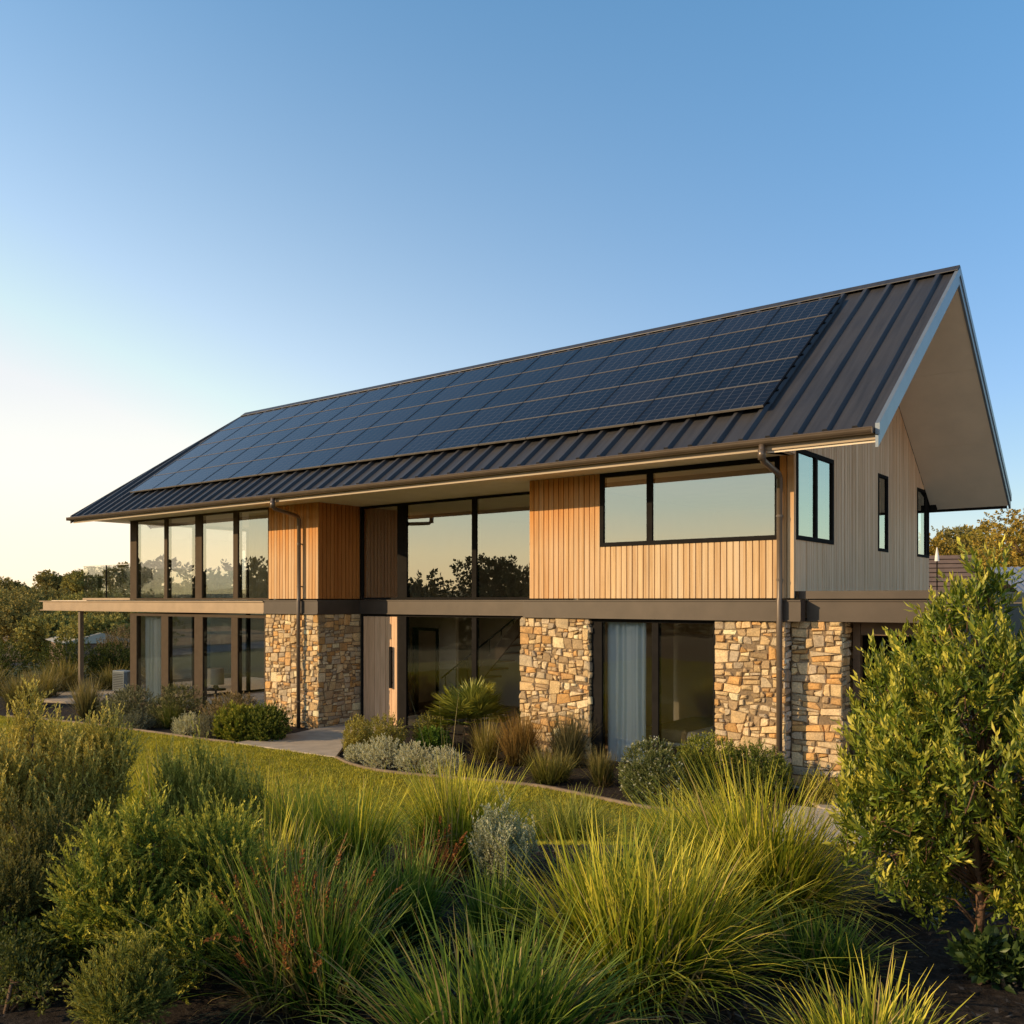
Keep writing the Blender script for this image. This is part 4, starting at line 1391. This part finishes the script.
def spires(rng, n, r, z0, z1, w=.05):
    """narrow upright shoots that break the outline"""
    out = []
    for _ in range(n):
        a, q = rng.uniform(0, 6.28), r * rng.uniform(0, 1) ** .6
        zz = z1 - (z1 - z0) * (q / r) ** 1.3 - rng.uniform(0, .12)
        out.append((q * math.cos(a), q * math.sin(a), zz - .1, w, w, .17))
    return out


# tall fine-leaved shrub at the left edge
r1 = np.random.default_rng(31)
TEA = ((.16, .15, .034), (.44, .36, .08), (.78, .62, .18))
FEA = ((.04, .07, .016), (.19, .25, .04), (.74, .64, .11))
bl = cluster(r1, 24, (0, 0, .72), (.62, .62, .40), .15, 1.3) + spires(r1, 26, .55, .8, 1.28)
shrub('tea_tree', -.12, -11.56, 'tall olive fine-leaved shrub with a thin dark trunk at the left edge', 201, bl, 2600, .17, 24, .027, .008, .5, *TEA, up=.72,
      trunk=[([(0, 0, 0), (.02, .01, .25), (-.01, .02, .5), (.02, 0, .75), (.0, .02, 1.0)], [.02, .017, .013, .009, .005]), ([(.01, .0, .25), (.12, .03, .5), (.2, .04, .8)], [.012, .009, .004]), ([(.01, 0, .35), (-.14, .05, .55), (-.24, .08, .85)], [.011, .008, .004])], stem_r=.007)
bl = cluster(r1, 14, (0, 0, .32), (.46, .46, .30), .16, 1.1) + spires(r1, 8, .3, .5, .7)
shrub('tea_tree', .50, -11.90, 'shaded fine-leaved shrub at the far left under the tall olive one', 202, bl, 1500, .16, 24, .024, .0065, .6, (.06, .065, .02), (.15, .145, .04), (.32, .27, .09), up=.6)
# dark feathery shrub
bl = cluster(r1, 24, (0, 0, .38), (.56, .56, .34), .18, .95) + spires(r1, 16, .45, .6, .88)
shrub('feathery_shrub', 1.42, -11.68, 'dense dark green feathery shrub at the lower left', 203, bl, 3300, .17, 26, .028, .0078, .55, *FEA, up=.5, stem_r=.008)
bl = cluster(r1, 14, (0, 0, .42), (.38, .38, .36), .13, 1.4) + spires(r1, 18, .34, .62, .92)
shrub('feathery_shrub', .42, -10.75, 'olive feathery shrub with upright spires behind the dense dark one', 204, bl, 1700, .2, 24, .028, .0078, .45, (.12, .14, .028), (.36, .34, .06), (.76, .64, .16), up=.8, stem_r=.006)
bl = cluster(r1, 10, (0, 0, .16), (.3, .3, .12), .10, .9)
shrub('ground_cover', .95, -12.02, 'low dark leafy ground cover in the bottom left corner', 205, bl, 520, .08, 9, .028, .014, .8, (.04, .06, .018), (.13, .15, .035), up=.5)
bl = cluster(r1, 9, (0, 0, .2), (.26, .26, .15), .11, 1)
shrub('feathery_shrub', 1.98, -12.12, 'small yellow-green feathery shrub at the bottom, below the dense dark one', 206, bl, 800, .12, 22, .024, .006, .6, (.07, .09, .02), (.22, .23, .045), (.46, .40, .09), up=.4)
bl = cluster(r1, 8, (0, 0, .14), (.24, .24, .1), .10, .9)
shrub('ground_cover', 1.22, -12.2, 'low grey-green ground cover at the very bottom left', 212, bl, 420, .08, 9, .028, .012, .8, (.05, .065, .02), (.15, .16, .045), up=.5)
# silver shrub
bl = cluster(r1, 9, (0, 0, .26), (.18, .18, .16), .09, 1.3) + spires(r1, 12, .2, .38, .56, .035)
shrub('silver_shrub', 1.87, -9.66, 'small silvery grey-green shrub with upright spikes amid the grass clumps', 207, bl, 620, .13, 20, .024, .010, .7, (.22, .24, .14), (.40, .40, .25), (.56, .54, .38), up=.82, stem_r=.005)
# leafy shrub-tree at right
tp = [(0, 0, 0), (.02, .01, .3), (-.01, .02, .65), (.03, 0, 1.0), (.01, .02, 1.4), (-.02, .0, 1.82)]
bl = []
r2 = np.random.default_rng(8)
for zz, rr_, cnt in ((.30, .26, 4), (.44, .36, 9), (.60, .50, 14), (.75, .60, 14), (.88, .66, 15), (1.06, .62, 13), (1.26, .50, 12), (1.44, .37, 9), (1.60, .26, 7), (1.75, .16, 4), (1.88, .05, 1)):
    for k in range(cnt):
        a = 2 * math.pi * (k + r2.uniform(-.3, .3)) / cnt
        q = rr_ * r2.uniform(.45, 1.0)
        if zz < .9 and abs((a + 1.38 + math.pi) % (2 * math.pi) - math.pi) < (.6 if zz < .7 else .3): continue
        s_ = r2.uniform(.10, .17) if zz < 1.6 else .09
        bl.append((math.cos(a) * q, math.sin(a) * q, zz + r2.normal(0, .06), s_, s_, s_ * 1.35))
LF = ((.05, .09, .012), (.22, .27, .026), (.70, .60, .09))
shrub('leafy_shrub', 4.36, -9.17, 'tall glossy-leaved shrub with a reddish trunk at the right edge', 208, bl, 2250, .17, 16, .062, .0165, .72, *LF, up=.66, material='leaf',
      trunk=[(tp, [.028, .021, .018, .014, .010, .005])], stem_r=.010, bark='redbark', nstems=40, cat='tree')
bl = []
for zz, rr_, cnt in ((.3, .4, 6), (.5, .4, 7), (.85, .45, 8), (1.15, .36, 6), (1.4, .22, 4), (1.6, .1, 2)):
    for k in range(cnt):
        a = 2 * math.pi * (k + r2.uniform(-.3, .3)) / cnt
        bl.append((math.cos(a) * rr_ * r2.uniform(.4, 1), math.sin(a) * rr_ * r2.uniform(.4, 1), zz, .15, .15, .18))
shrub('leafy_shrub', 5.05, -8.55, 'glossy-leaved shrub half out of frame behind the tall reddish-trunked one', 209, bl, 950, .17, 15, .062, .0165, .75, *LF, up=.62, material='leaf',
      trunk=[([(0, 0, 0), (.02, 0, .5), (0, .02, 1.0), (.02, 0, 1.4)], [.03, .024, .016, .006])], stem_r=.01, bark='redbark', cat='tree')
bl = cluster(r2, 8, (0, 0, .16), (.22, .22, .12), .09, .8)
shrub('broadleaf_plant', 3.92, -8.45, 'low dark broad-leaved plant beside the foot of the tall leafy shrub', 210, bl, 110, .08, 7, .085, .04, 1.0, (.03, .05, .016), (.09, .13, .03), up=.5, material='leaf', flowers=(6, .025, (.6, .55, .4)))
bl = cluster(r2, 6, (0, 0, .12), (.2, .2, .08), .09, .8)
shrub('broadleaf_plant', 4.46, -9.36, 'low dark broad-leaved plant in front of the reddish trunk', 211, bl, 170, .08, 7, .07, .034, 1.0, (.025, .045, .014), (.08, .12, .026), up=.5, material='leaf')

# ------------------------------------------------------------------ planting along the house
HB = 'plants in the beds along the house'
def dome(rx, ry, h): return [(0, 0, h * .42, rx * .8, ry * .8, h * .5), (rx * .38, -ry * .2, h * .36, rx * .6, ry * .6, h * .42), (-rx * .38, ry * .2, h * .38, rx * .6, ry * .6, h * .44), (0, -ry * .35, h * .3, rx * .6, ry * .5, h * .34)]


def bush(x, y, r, h, label, seed, A, B, tip=None, n=420, leaf=.05, w=.02, L=.13, m=11, up=.5, flowers=None, name='bush', splay=.8):
    return shrub(name, x, y, label, seed, dome(r * 1.15, r * 1.15, h * 1.12), int(n * 1.25), L, m, leaf, w, splay, A, B, tuple(min(.75, q * 1.6) for q in tip) if tip else None, up, HB, 'bush', 'foliage', .01, .72, 'bark', 4, flowers)


OL, OL2 = (.15, .145, .028), (.42, .36, .065)
GR, GR2 = (.10, .15, .018), (.36, .38, .04)
SV, SV2 = (.34, .34, .22), (.60, .56, .38)
bush(-7.85, -1.95, .32, .75, 'upright yellow-green bush at the right edge of the entry path', 301, OL2, (.22, .19, .05), (.32, .27, .08), up=.75)
bush(-8.1, -1.0, .48, .66, 'dark olive bush in front of the front door', 302, OL, OL2, (.2, .17, .06))
bush(-7.55, -.2, .40, .70, 'yellowish bush beside the palm, left of it', 303, OL, (.16, .15, .03), (.25, .22, .06))
bush(-7.0, -.75, .36, .46, 'bright green round bush below the palm', 304, GR, (.12, .19, .03), n=380, leaf=.07, w=.04)
for i, (x, y, r_, h_, lb) in enumerate([(-7.45, -2.35, .22, .30, 'smallest silver cushion bush next to the entry path'), (-6.75, -2.38, .44, .52, 'large silver cushion bush at the lawn edge, second from the path'),
                                       (-6.02, -2.3, .40, .47, 'silver cushion bush third from the path, left of the tall grass'), (-5.4, -2.2, .36, .45, 'silver cushion bush farthest from the path')]):
    bush(x, y, r_, h_, lb, 310 + i, SV, SV2, (.38, .37, .28), n=420, leaf=.035, w=.02, L=.1, m=12, name='cushion_bush')
tussock('grass_clump', -4.85, -.7, 'rusty orange grass clump against the middle stone pier', HB, 320, 900, .55, 1.0, .011, .7, (.06, .04, .012), (.22, .13, .035), (.36, .22, .07), .6, cat='grass clump')
tussock('grass_clump', -4.15, -.25, 'dark olive grass clump at the foot of the middle stone pier', HB, 321, 900, .62, .95, .011, .9, (.03, .03, .015), (.10, .095, .045), (.20, .17, .08), .5)
tussock('grass_clump', -3.40, -1.75, 'small golden-green grass clump on the lawn edge below the middle pier', HB, 322, 700, .5, .55, .010, 1.0, (.04, .05, .01), (.17, .16, .03), (.32, .26, .07), .4)
tussock('grass_clump', -2.65, -1.4, 'thin olive grass clump left of the white-flowered bush', HB, 323, 600, .36, .6, .009, .7, (.04, .045, .012), (.14, .13, .035), (.28, .22, .08), .6)
tussock('grass_clump', -5.6, -.9, 'yellow grass clump between palm and rusty grass', HB, 324, 700, .5, .72, .010, .8, (.05, .05, .01), (.20, .17, .035), (.34, .26, .07), .5)
bush(-1.43, -2.0, .50, .93, 'clipped round bush with tiny white flowers below the sliding door', 330, (.06, .08, .025), (.14, .16, .05), (.24, .24, .1), n=1100, leaf=.035, w=.015, L=.10, m=14, flowers=(260, .022, (.72, .70, .58)))
bush(-.98, -1.0, .56, .92, 'yellow-green bush right of the white-flowered one', 331, GR, (.16, .17, .025), (.27, .25, .05), n=800, up=.7)
bush(-.30, -.72, .5, .80, 'dark green bush at the foot of the corner downpipe', 332, GR, (.10, .12, .022), (.2, .2, .05), n=700, up=.7)
bush(.62, -.55, .3, .42, 'small low bush in front of the porch pier', 333, OL, OL2, n=260)
# palm (cycad) in front of the hall glazing
rng = np.random.default_rng(44)
palm = empty('palm', (-7.0, .32, 0), 'fan-leaved palm in front of the hall window', 'palm', HB)
parts = []
nf = 44
az = rng.uniform(0, 6.28, nf); el = rng.uniform(.05, 1.35, nf)
for a, e in zip(az, el):
    d_ = np.array([math.cos(a) * math.cos(e), math.sin(a) * math.cos(e), math.sin(e)])
    p0 = np.array([0, 0, .45]) + d_ * .1
    hub = p0 + d_ * rng.uniform(.28, .42)
    k = 22
    side = unit(np.cross(d_, [0, 0, 1.0])[None])[0]
    upv = np.cross(side, d_)
    sp = np.linspace(-1.35, 1.35, k)
    dirs = unit(d_[None] * np.cos(sp)[:, None] + side[None] * np.sin(sp)[:, None] + rng.normal(0, .05, (k, 3)) + upv * .1)
    ll = .60 * (1 - .25 * np.abs(sp) / 1.35) * rng.uniform(.85, 1.1, k)
    sd = unit(np.cross(dirs, upv[None]))
    b0 = np.repeat(hub[None], k, 0); tipp = hub + dirs * ll[:, None] - np.array([0, 0, .06]); md = hub + dirs * (ll * .5)[:, None]
    V = np.stack([b0, md + sd * .013, tipp, md - sd * .013], 1).reshape(-1, 3)
    q = np.arange(k) * 4
    Fq = np.stack([np.stack([q, q + 1, q + 2], -1), np.stack([q, q + 2, q + 3], -1)], 1).reshape(-1, 3)
    c = lerp(np.array([.16, .20, .03]), np.array([.52, .48, .09]), rng.uniform(0, 1)) * np.ones((k * 4, 1)) * rng.uniform(.8, 1.2, (k * 4, 1))
    parts.append((V, Fq, c))
    w_ = side * .006
    parts.append((np.array([[0, 0, .45] - w_, [0, 0, .45] + w_, hub + w_, hub - w_]), np.array([[0, 1, 2], [0, 2, 3]]), np.tile([[.12, .13, .03]], (4, 1))))
link_mesh('frond', np_mesh('frond', *merge(parts)), M['leaf'], palm)['kind'] = 'stuff'
mb = MB(); mb.tube([(0, 0, -.05), (0, 0, .2), (.01, 0, .5)], [.12, .13, .09], 12); mb.build('trunk', M['bark'], palm, True)
fern = tussock('fern', -5.9, .95, 'arching green fern between the palm and the middle stone pier', HB, 325, 260, .6, .9, .035, 1.2, (.03, .045, .01), (.11, .14, .02), (.2, .2, .04), .35, cat='fern')

# left bed
bush(-15.7, -2.1, .62, .90, 'silvery dark bush in front of the leftmost curtain', 340, (.06, .07, .04), (.15, .155, .09), (.24, .22, .13), n=650)
bush(-14.55, -1.6, .72, .98, 'wide dark green bush with pale tips before the left sliding doors', 341, (.04, .05, .02), (.10, .11, .04), (.26, .23, .12), n=800)
tussock('grass_clump', -14.3, -2.05, 'bright green rounded grass clump in the left bed', HB, 342, 700, .45, .58, .012, .9, (.03, .05, .01), (.10, .13, .025), (.22, .22, .06), .5)
bush(-14.75, -2.5, .42, .36, 'low grey bush at the lawn edge of the left bed', 343, (.11, .12, .085), (.20, .20, .14), n=380, leaf=.04)
bush(-12.3, -1.65, .74, .90, 'brown-flowered bush before the glass left of the stone wall', 344, (.09, .08, .035), (.19, .15, .07), (.30, .21, .11), n=800)
bush(-12.95, -2.35, .36, .46, 'silver bush at the front of the left bed', 345, SV, SV2, n=360, leaf=.04)
bush(-12.1, -2.35, .34, .52, 'greyish bush just left of the bright green hedge bush', 346, (.13, .13, .09), (.24, .22, .15), n=360, leaf=.04)
bush(-11.55, -2.05, .52, .76, 'bright yellow-green hedge bush in the left bed', 347, GR, (.18, .19, .025), (.28, .25, .04), n=700, leaf=.06, w=.03)
bush(-10.95, -1.75, .55, .74, 'dark green hedge bush beside the entry path', 348, (.035, .06, .012), (.10, .135, .022), (.2, .2, .04), n=700, leaf=.06, w=.03)
tussock('grass_clump', -17.8, -2.2, 'feathery pale grass clump beside the terrace post', HB, 349, 900, .62, .92, .012, .8, (.05, .05, .02), (.18, .16, .06), (.36, .29, .13), .6, stalks=60, stalk_w=.01)
bush(-16.8, -1.9, .5, .62, 'small grey-green bush between the pale grass and the silvery bush', 350, (.08, .085, .045), (.16, .155, .085), n=420)
# beyond the terrace
FB = 'plants beyond the terrace'
def fbush(x, y, r_, h_, lb, seed, A, B, n=700):
    shrub('hedge_bush', x, y, lb, seed, dome(r_, r_, h_), n, .25, 10, .09, .045, .9, A, B, None, .4, FB, 'bush', 'foliage', .02, .75, 'bark', 4)
fbush(-31.6, 1.6, 1.5, 1.6, 'large dark green round bush at the far left beyond the terrace', 360, (.04, .055, .012), (.12, .125, .025))
fbush(-29.8, 3.4, 1.6, 1.75, 'large round green bush behind the terrace post', 361, (.04, .055, .012), (.12, .125, .025))
fbush(-28.4, 4.4, 1.2, 1.5, 'dark shadowed bush right of the terrace post', 362, (.03, .045, .012), (.08, .09, .02))
fbush(-31.5, 6.4, 1.3, 2.1, 'brownish dry bush beyond the air conditioning unit', 363, (.15, .11, .06), (.26, .19, .10))
fbush(-29.6, 6.2, .9, 1.2, 'fresh green bush below the brownish dry bush', 364, (.04, .07, .015), (.10, .14, .03))
for i, (x, y, lb) in enumerate([(-21.4, -2.2, 'golden grass clump at the far left edge beside the lawn'), (-23.0, -1.0, 'golden grass clump behind the left lawn edge'), (-24.5, .5, 'olive grass clump left of the terrace post'),
                                (-23.9, 1.6, 'dry golden grass clump behind the terrace post'), (-22.7, 2.6, 'green-gold grass clump behind the air conditioning unit'), (-25.6, -1.3, 'green grass clump at the far left below the round bush')]):
    tussock('grass_clump', x, y, lb, FB, 370 + i, 900, .85, .85 + .1 * (i % 3), .016, .9, (.05, .05, .015), (.17, .15, .04), (.34, .26, .09), .5)

# ------------------------------------------------------------------ neighbours
def at(px, s, z=0.0):
    lat = (px - 512) / 914.0 * s
    return (CAM[0] + FWD[0] * s + RGT[0] * lat, CAM[1] + FWD[1] * s + RGT[1] * lat, z)
nb1 = empty('neighbour_shed', at(1085, 38), 'neighbouring shed with blue-grey corrugated roof behind the leafy shrub', 'shed', None, R(38))
n1 = MB()
xs = np.linspace(-4, 4, 60)
for i in range(59):
    z0 = .05 * (i % 2); z1 = .05 * ((i + 1) % 2)
    n1.poly([(xs[i], -2.6, 3.15 + z0), (xs[i + 1], -2.6, 3.15 + z1), (xs[i + 1], 0, 4.35 + z1), (xs[i], 0, 4.35 + z0)])
    n1.poly([(xs[i], 0, 4.35 + z0), (xs[i + 1], 0, 4.35 + z1), (xs[i + 1], 2.6, 3.15 + z1), (xs[i], 2.6, 3.15 + z0)])
n1.build('roof', M['corr'], nb1)
MB().box(-3.7, 3.7, -2.3, 2.3, 0, 3.14).build('wall', M['fascia'], nb1)
nb2 = empty('neighbour_house', at(947, 44), 'neighbouring house with brown gabled roof between the house corner and the leafy shrub', 'house', None, R(20))
n2 = MB(); n2.prism([(-2.0, -2.5, 3.2), (-2.0, 0, 5.1), (-2.0, 2.5, 3.2)], (3.2, 0, 0))
for k in range(9):
    for sg in (-1, 1):
        f0, f1 = k / 9, (k + 1) / 9
        n2.prism([(-2.05, sg * 2.6 * (1 - f0), 3.16 + 1.98 * f0 + .05), (-2.05, sg * 2.6 * (1 - f1), 3.16 + 1.98 * f1 + .012), (-2.05, sg * 2.6 * (1 - f1), 3.16 + 1.98 * f1 + .002)], (3.3, 0, 0))
n2.build('roof', M['browntile'], nb2)
MB().box(-2.4, 1.2, -2.2, 2.2, 0, 3.2).build('wall', M['fascia'], nb2)
um = empty('parasol', at(937, 40), 'closed white parasol beside the neighbouring brown roof', 'parasol')
MB().tube([(0, 0, 4.7), (0, 0, 4.9), (0, 0, 5.3)], [.10, .085, .02], 10).build('canopy', M['canvas'], um)
MB().tube([(0, 0, 0), (0, 0, 4.7)], .03, 8).build('pole', M['frame'], um)
nb3 = empty('neighbour_house', at(92, 62), 'low distant house with a pale roof under the terrace deck', 'house', None, R(-20))
n3 = MB(); n3.prism([(-4.5, -2.5, .25), (-4.5, 0, .9), (-4.5, 2.5, .25)], (9, 0, 0)); n3.build('roof', M['paleroof'], nb3)
MB().box(-4.3, 4.3, -2.2, 2.2, -2.5, .25).build('wall', M['browntile'], nb3)

# ------------------------------------------------------------------ trees
LG = 'trees on the slope beyond the left end'
DA, DB = (.15, .135, .042), (.38, .30, .095)
EA, EB = (.16, .155, .042), (.42, .35, .095)
LT = [(-30, 95, 5.56, 5.0, 'broad dark tree at the very left edge', 'round'), (22, 72, 5.40, 5.2, 'broad round olive tree at the left, nearest of that group', 'round'), (50, 66, 3.44, 2.4, 'small bushy tree below the left end of the deck', 'round'),
      (40, 110, 5.97, 5.5, 'rounded dark tree behind the broad olive one', 'round'), (75, 84, 5.24, 4.0, 'dark rounded tree right beside the deck end', 'round'), (56, 125, 8.10, 3.8, 'flat-topped umbrella tree standing above the left trees', 'umbrella'),
      (84, 120, 7.86, 2.4, 'small flat-topped tree rising left of the balustrade', 'umbrella'), (12, 130, 6.87, 2.8, 'flat-topped tree on the skyline at the far left', 'umbrella'), (105, 80, 5.24, 4.0, 'dark tree seen through the balustrade glass', 'round'),
      (122, 70, 4.09, 3.2, 'dark tree behind the terrace below the deck', 'round'), (98, 60, 2.95, 2.4, 'low bushy tree under the deck right of the post', 'round'), (127, 100, 7.86, 2.2, 'small dark tree top just left of the upper glazing', 'umbrella'), (140, 90, 5.24, 4.5, 'tree behind the house at its left end', 'round'),
      (-5, 150, 6.22, 7, 'hill tree behind the far left trees', 'round'), (60, 160, 6.38, 8, 'hill tree at the back of the left group', 'round')]
for i, (px, s, h_, r_, lb, st_) in enumerate(LT):
    x, y, _ = at(px, s)
    tree('olive_tree', x, y, lb, 400 + i, h_, r_, *( (DA, DB) if i % 2 else (EA, EB)), LG, .18 if st_ == 'round' else .4, .8, 20, .15 + s * .0012, 1100, 9, st_)
RG = 'trees beyond the right end of the house'
RA, RB = (.20, .145, .026), (.46, .31, .06)
RT = [(925, 62, 7.4, 3.2, 'amber tree just right of the gable wall', RA, RB), (952, 74, 9.0, 3.0, 'open-crowned tree above the brown roof', DA, DB), (985, 70, 7.2, 3.0, 'low dark tree left of the big golden tree', DA, DB),
      (1005, 60, 8.4, 4.4, 'big golden-green tree at the right edge', (.19, .16, .03), (.44, .34, .06)), (1040, 52, 8.3, 4.0, 'golden tree cut off by the right edge', RA, RB), (990, 85, 10.2, 4.5, 'tall rounded tree behind the big golden one', DA, RB), (965, 58, 5.6, 2.2, 'small amber tree behind the parasol', RA, RB),
      (1075, 70, 10, 5, 'large tree outside the right edge', RA, RB), (900, 80, 7.5, 4, 'tree behind the gable wall', RA, RB)]
for i, (px, s, h_, r_, lb, a_, b_) in enumerate(RT):
    x, y, _ = at(px, s)
    tree('gum_tree', x, y, lb, 450 + i, h_, r_, a_, b_, RG, .2, .85, 20, .13 + s * .0011, 1100, 9)
# street trees across the road behind the viewer: seen in the window reflections
SG = 'street trees mirrored in the windows'
rg = random.Random(3)
protos = []
for i in range(30):
    a = R(192 + i * 4.6 + rg.uniform(-1.5, 1.5))
    d_ = rg.uniform(58, 70) if i % 2 else rg.uniform(74, 92)
    x, y = -2 + d_ * math.cos(a), -4 + d_ * math.sin(a)
    lb = 'dark round-crowned street tree behind the viewer, mirrored in the windows'
    if i < 5:
        o = tree('street_tree', x, y, lb, 500 + i, rg.uniform(4.8, 6.0), rg.uniform(4.2, 5.6), (.03, .03, .012), (.07, .06, .022), SG, .05, .75, 16, .42, 420, 9)
        o.scale = ((5.7 - gz(x, y)) / 5.4,) * 3
        protos.append(o)
    else:
        p = protos[i % 5]
        o = p.copy(); COL.objects.link(o)
        for ch in list(p.children):
            k = ch.copy(); COL.objects.link(k); k.parent = o
        o.location = (x, y, gz(x, y) - .1)
        o.rotation_euler = (0, 0, rg.uniform(0, 6.28))
        f_ = (5.7 - gz(x, y)) / 5.4 * rg.uniform(.78, 1.12)
        o.scale = (f_, f_, f_)

for i in range(7):
    o = tree('gum_tree', 8 + i * 7.5 + rg.uniform(-2, 2), 62 - i * 2.5 + rg.uniform(-4, 4), 'amber tree outside the right edge, mirrored in the gable windows', 560 + i, rg.uniform(6.5, 8.5), rg.uniform(4.2, 5.2), RA, RB, RG, .15, .8, 14, .32, 420, 9)
hp = []
for i in range(22):
    x, y = -38 + i * 2.35, -29 + 1.2 * math.sin(i * 1.7) - i * .12
    lb = 'rounded dark hedge bush behind the viewer, mirrored in the ground-floor glass'
    if i < 3:
        o = shrub('street_bush', x, y, lb, 600 + i, dome(1.7, 1.7, 2.1), 420, .3, 9, .13, .08, .9, (.03, .04, .012), (.09, .10, .025), None, .4, 'bushes mirrored in the windows', 'bush', 'foliage', .03, .75, 'bark', 4)
        hp.append(o)
    else:
        p = hp[i % 3]
        o = p.copy(); COL.objects.link(o)
        for ch in list(p.children):
            k = ch.copy(); COL.objects.link(k); k.parent = o
        o.location = (x, y, gz(x, y) - .05)
        o.rotation_euler = (0, 0, rg.uniform(0, 6.28))

# ------------------------------------------------------------------ light, sky, camera
EL, AZ = 19.0, 52.0
S_ = Vector((-math.cos(R(AZ)) * math.cos(R(EL)), -math.sin(R(AZ)) * math.cos(R(EL)), math.sin(R(EL))))
sun = bpy.data.lights.new('sun', 'SUN')
sun.energy = 5.0
sun.angle = R(.53)
sun.color = (1.0, .73, .40)
so = bpy.data.objects.new('sun', sun)
COL.objects.link(so)
so.location = (-30, -30, 20)
so.rotation_euler = S_.to_track_quat('Z', 'Y').to_euler()
wd_ = bpy.data.worlds.new('World')
sc.world = wd_
wd_.use_nodes = True
nt = wd_.node_tree
bg = nt.nodes['Background']
bg.inputs[1].default_value = .15
sky = nt.nodes.new('ShaderNodeTexSky')
sky.sky_type = 'NISHITA'
sky.sun_disc = False
sky.sun_elevation = R(EL)
sky.sun_rotation = math.atan2(S_.x, S_.y)
sky.air_density, sky.dust_density, sky.ozone_density = 1.0, .6, 4.0
tc = nt.nodes.new('ShaderNodeTexCoord')
sp_ = nt.nodes.new('ShaderNodeSeparateXYZ')
nt.links.new(tc.outputs['Generated'], sp_.inputs[0])
mr = nt.nodes.new('ShaderNodeMapRange')
mr.interpolation_type = 'SMOOTHSTEP'
mr.inputs['From Min'].default_value = 0.0
mr.inputs['From Max'].default_value = .80
nt.links.new(sp_.outputs[2], mr.inputs[0])
dt = nt.nodes.new('ShaderNodeVectorMath')
dt.operation = 'DOT_PRODUCT'
nt.links.new(tc.outputs['Generated'], dt.inputs[0])
dt.inputs[1].default_value = (-math.cos(R(AZ)), -math.sin(R(AZ)), 0)
ks = nt.nodes.new('ShaderNodeMapRange')
ks.interpolation_type = 'SMOOTHSTEP'
ks.inputs['From Min'].default_value = -.75
ks.inputs['From Max'].default_value = .32
nt.links.new(dt.outputs['Value'], ks.inputs[0])
low = mixc(nt, ks.outputs[0], (1.30, 1.10, 1.08), (4.6, 2.85, 1.85))    # evening haze: cream towards the sun, blue away from it
tint = mixc(nt, mr.outputs[0], low, (1.22, 1.82, 1.74))
zen = nt.nodes.new('ShaderNodeMapRange')
zen.inputs['From Min'].default_value = .6
zen.inputs['From Max'].default_value = .95
zen.inputs['To Min'].default_value = 1.0
zen.inputs['To Max'].default_value = .5
nt.links.new(sp_.outputs[2], zen.inputs[0])
c_ = mixc(nt, 1.0, sky.outputs[0], tint, 'MULTIPLY')
c_ = mixc(nt, 1.0, c_, zen.outputs[0], 'MULTIPLY')
cap = ramp(nt, sp_.outputs[2], [(0, (.95, .74, .52)), (.06, (.90, .75, .57)), (.12, (.72, .71, .63)), (.20, (.60, .62, .63)), (.38, (.45, .52, .62)), (.75, (.38, .48, .62))])
capb = ramp(nt, sp_.outputs[2], [(0, (.95, .66, .34)), (.05, (.88, .72, .44)), (.10, (.62, .66, .54)), (.16, (.48, .60, .62)), (.30, (.42, .52, .64))])
kb = nt.nodes.new('ShaderNodeMapRange')
kb.interpolation_type = 'SMOOTHSTEP'
kb.inputs['From Min'].default_value = .42
kb.inputs['From Max'].default_value = .75
nt.links.new(dt.outputs['Value'], kb.inputs[0])
cap = mixc(nt, kb.outputs[0], cap, capb)
cap10 = nt.nodes.new('ShaderNodeVectorMath')
cap10.operation = 'SCALE'
cap10.inputs['Scale'].default_value = 10.0
nt.links.new(cap, cap10.inputs[0])
c_ = mixc(nt, 1.0, c_, cap10.outputs[0], 'DARKEN')                       # keep the glow round the sun within range
nt.links.new(c_, bg.inputs[0])

cd = bpy.data.cameras.new('camera')
co = bpy.data.objects.new('camera', cd)
COL.objects.link(co)
co.location = tuple(CAM)
look = Vector((FWD[0], FWD[1], 0))
co.rotation_euler = look.to_track_quat('-Z', 'Y').to_euler()
cd.sensor_width = 36
cd.lens = 36 * 914 / 1024
cd.shift_y = 88 / 1024
cd.clip_start = .05
cd.clip_end = 5000
sc.camera = co
sc.view_settings.view_transform = 'Standard'
sc.view_settings.look = 'None'
sc.view_settings.exposure = 0
sc.view_settings.gamma = 1
sc.render.engine = 'CYCLES'
sc.cycles.max_bounces = 8
sc.cycles.transparent_max_bounces = 12
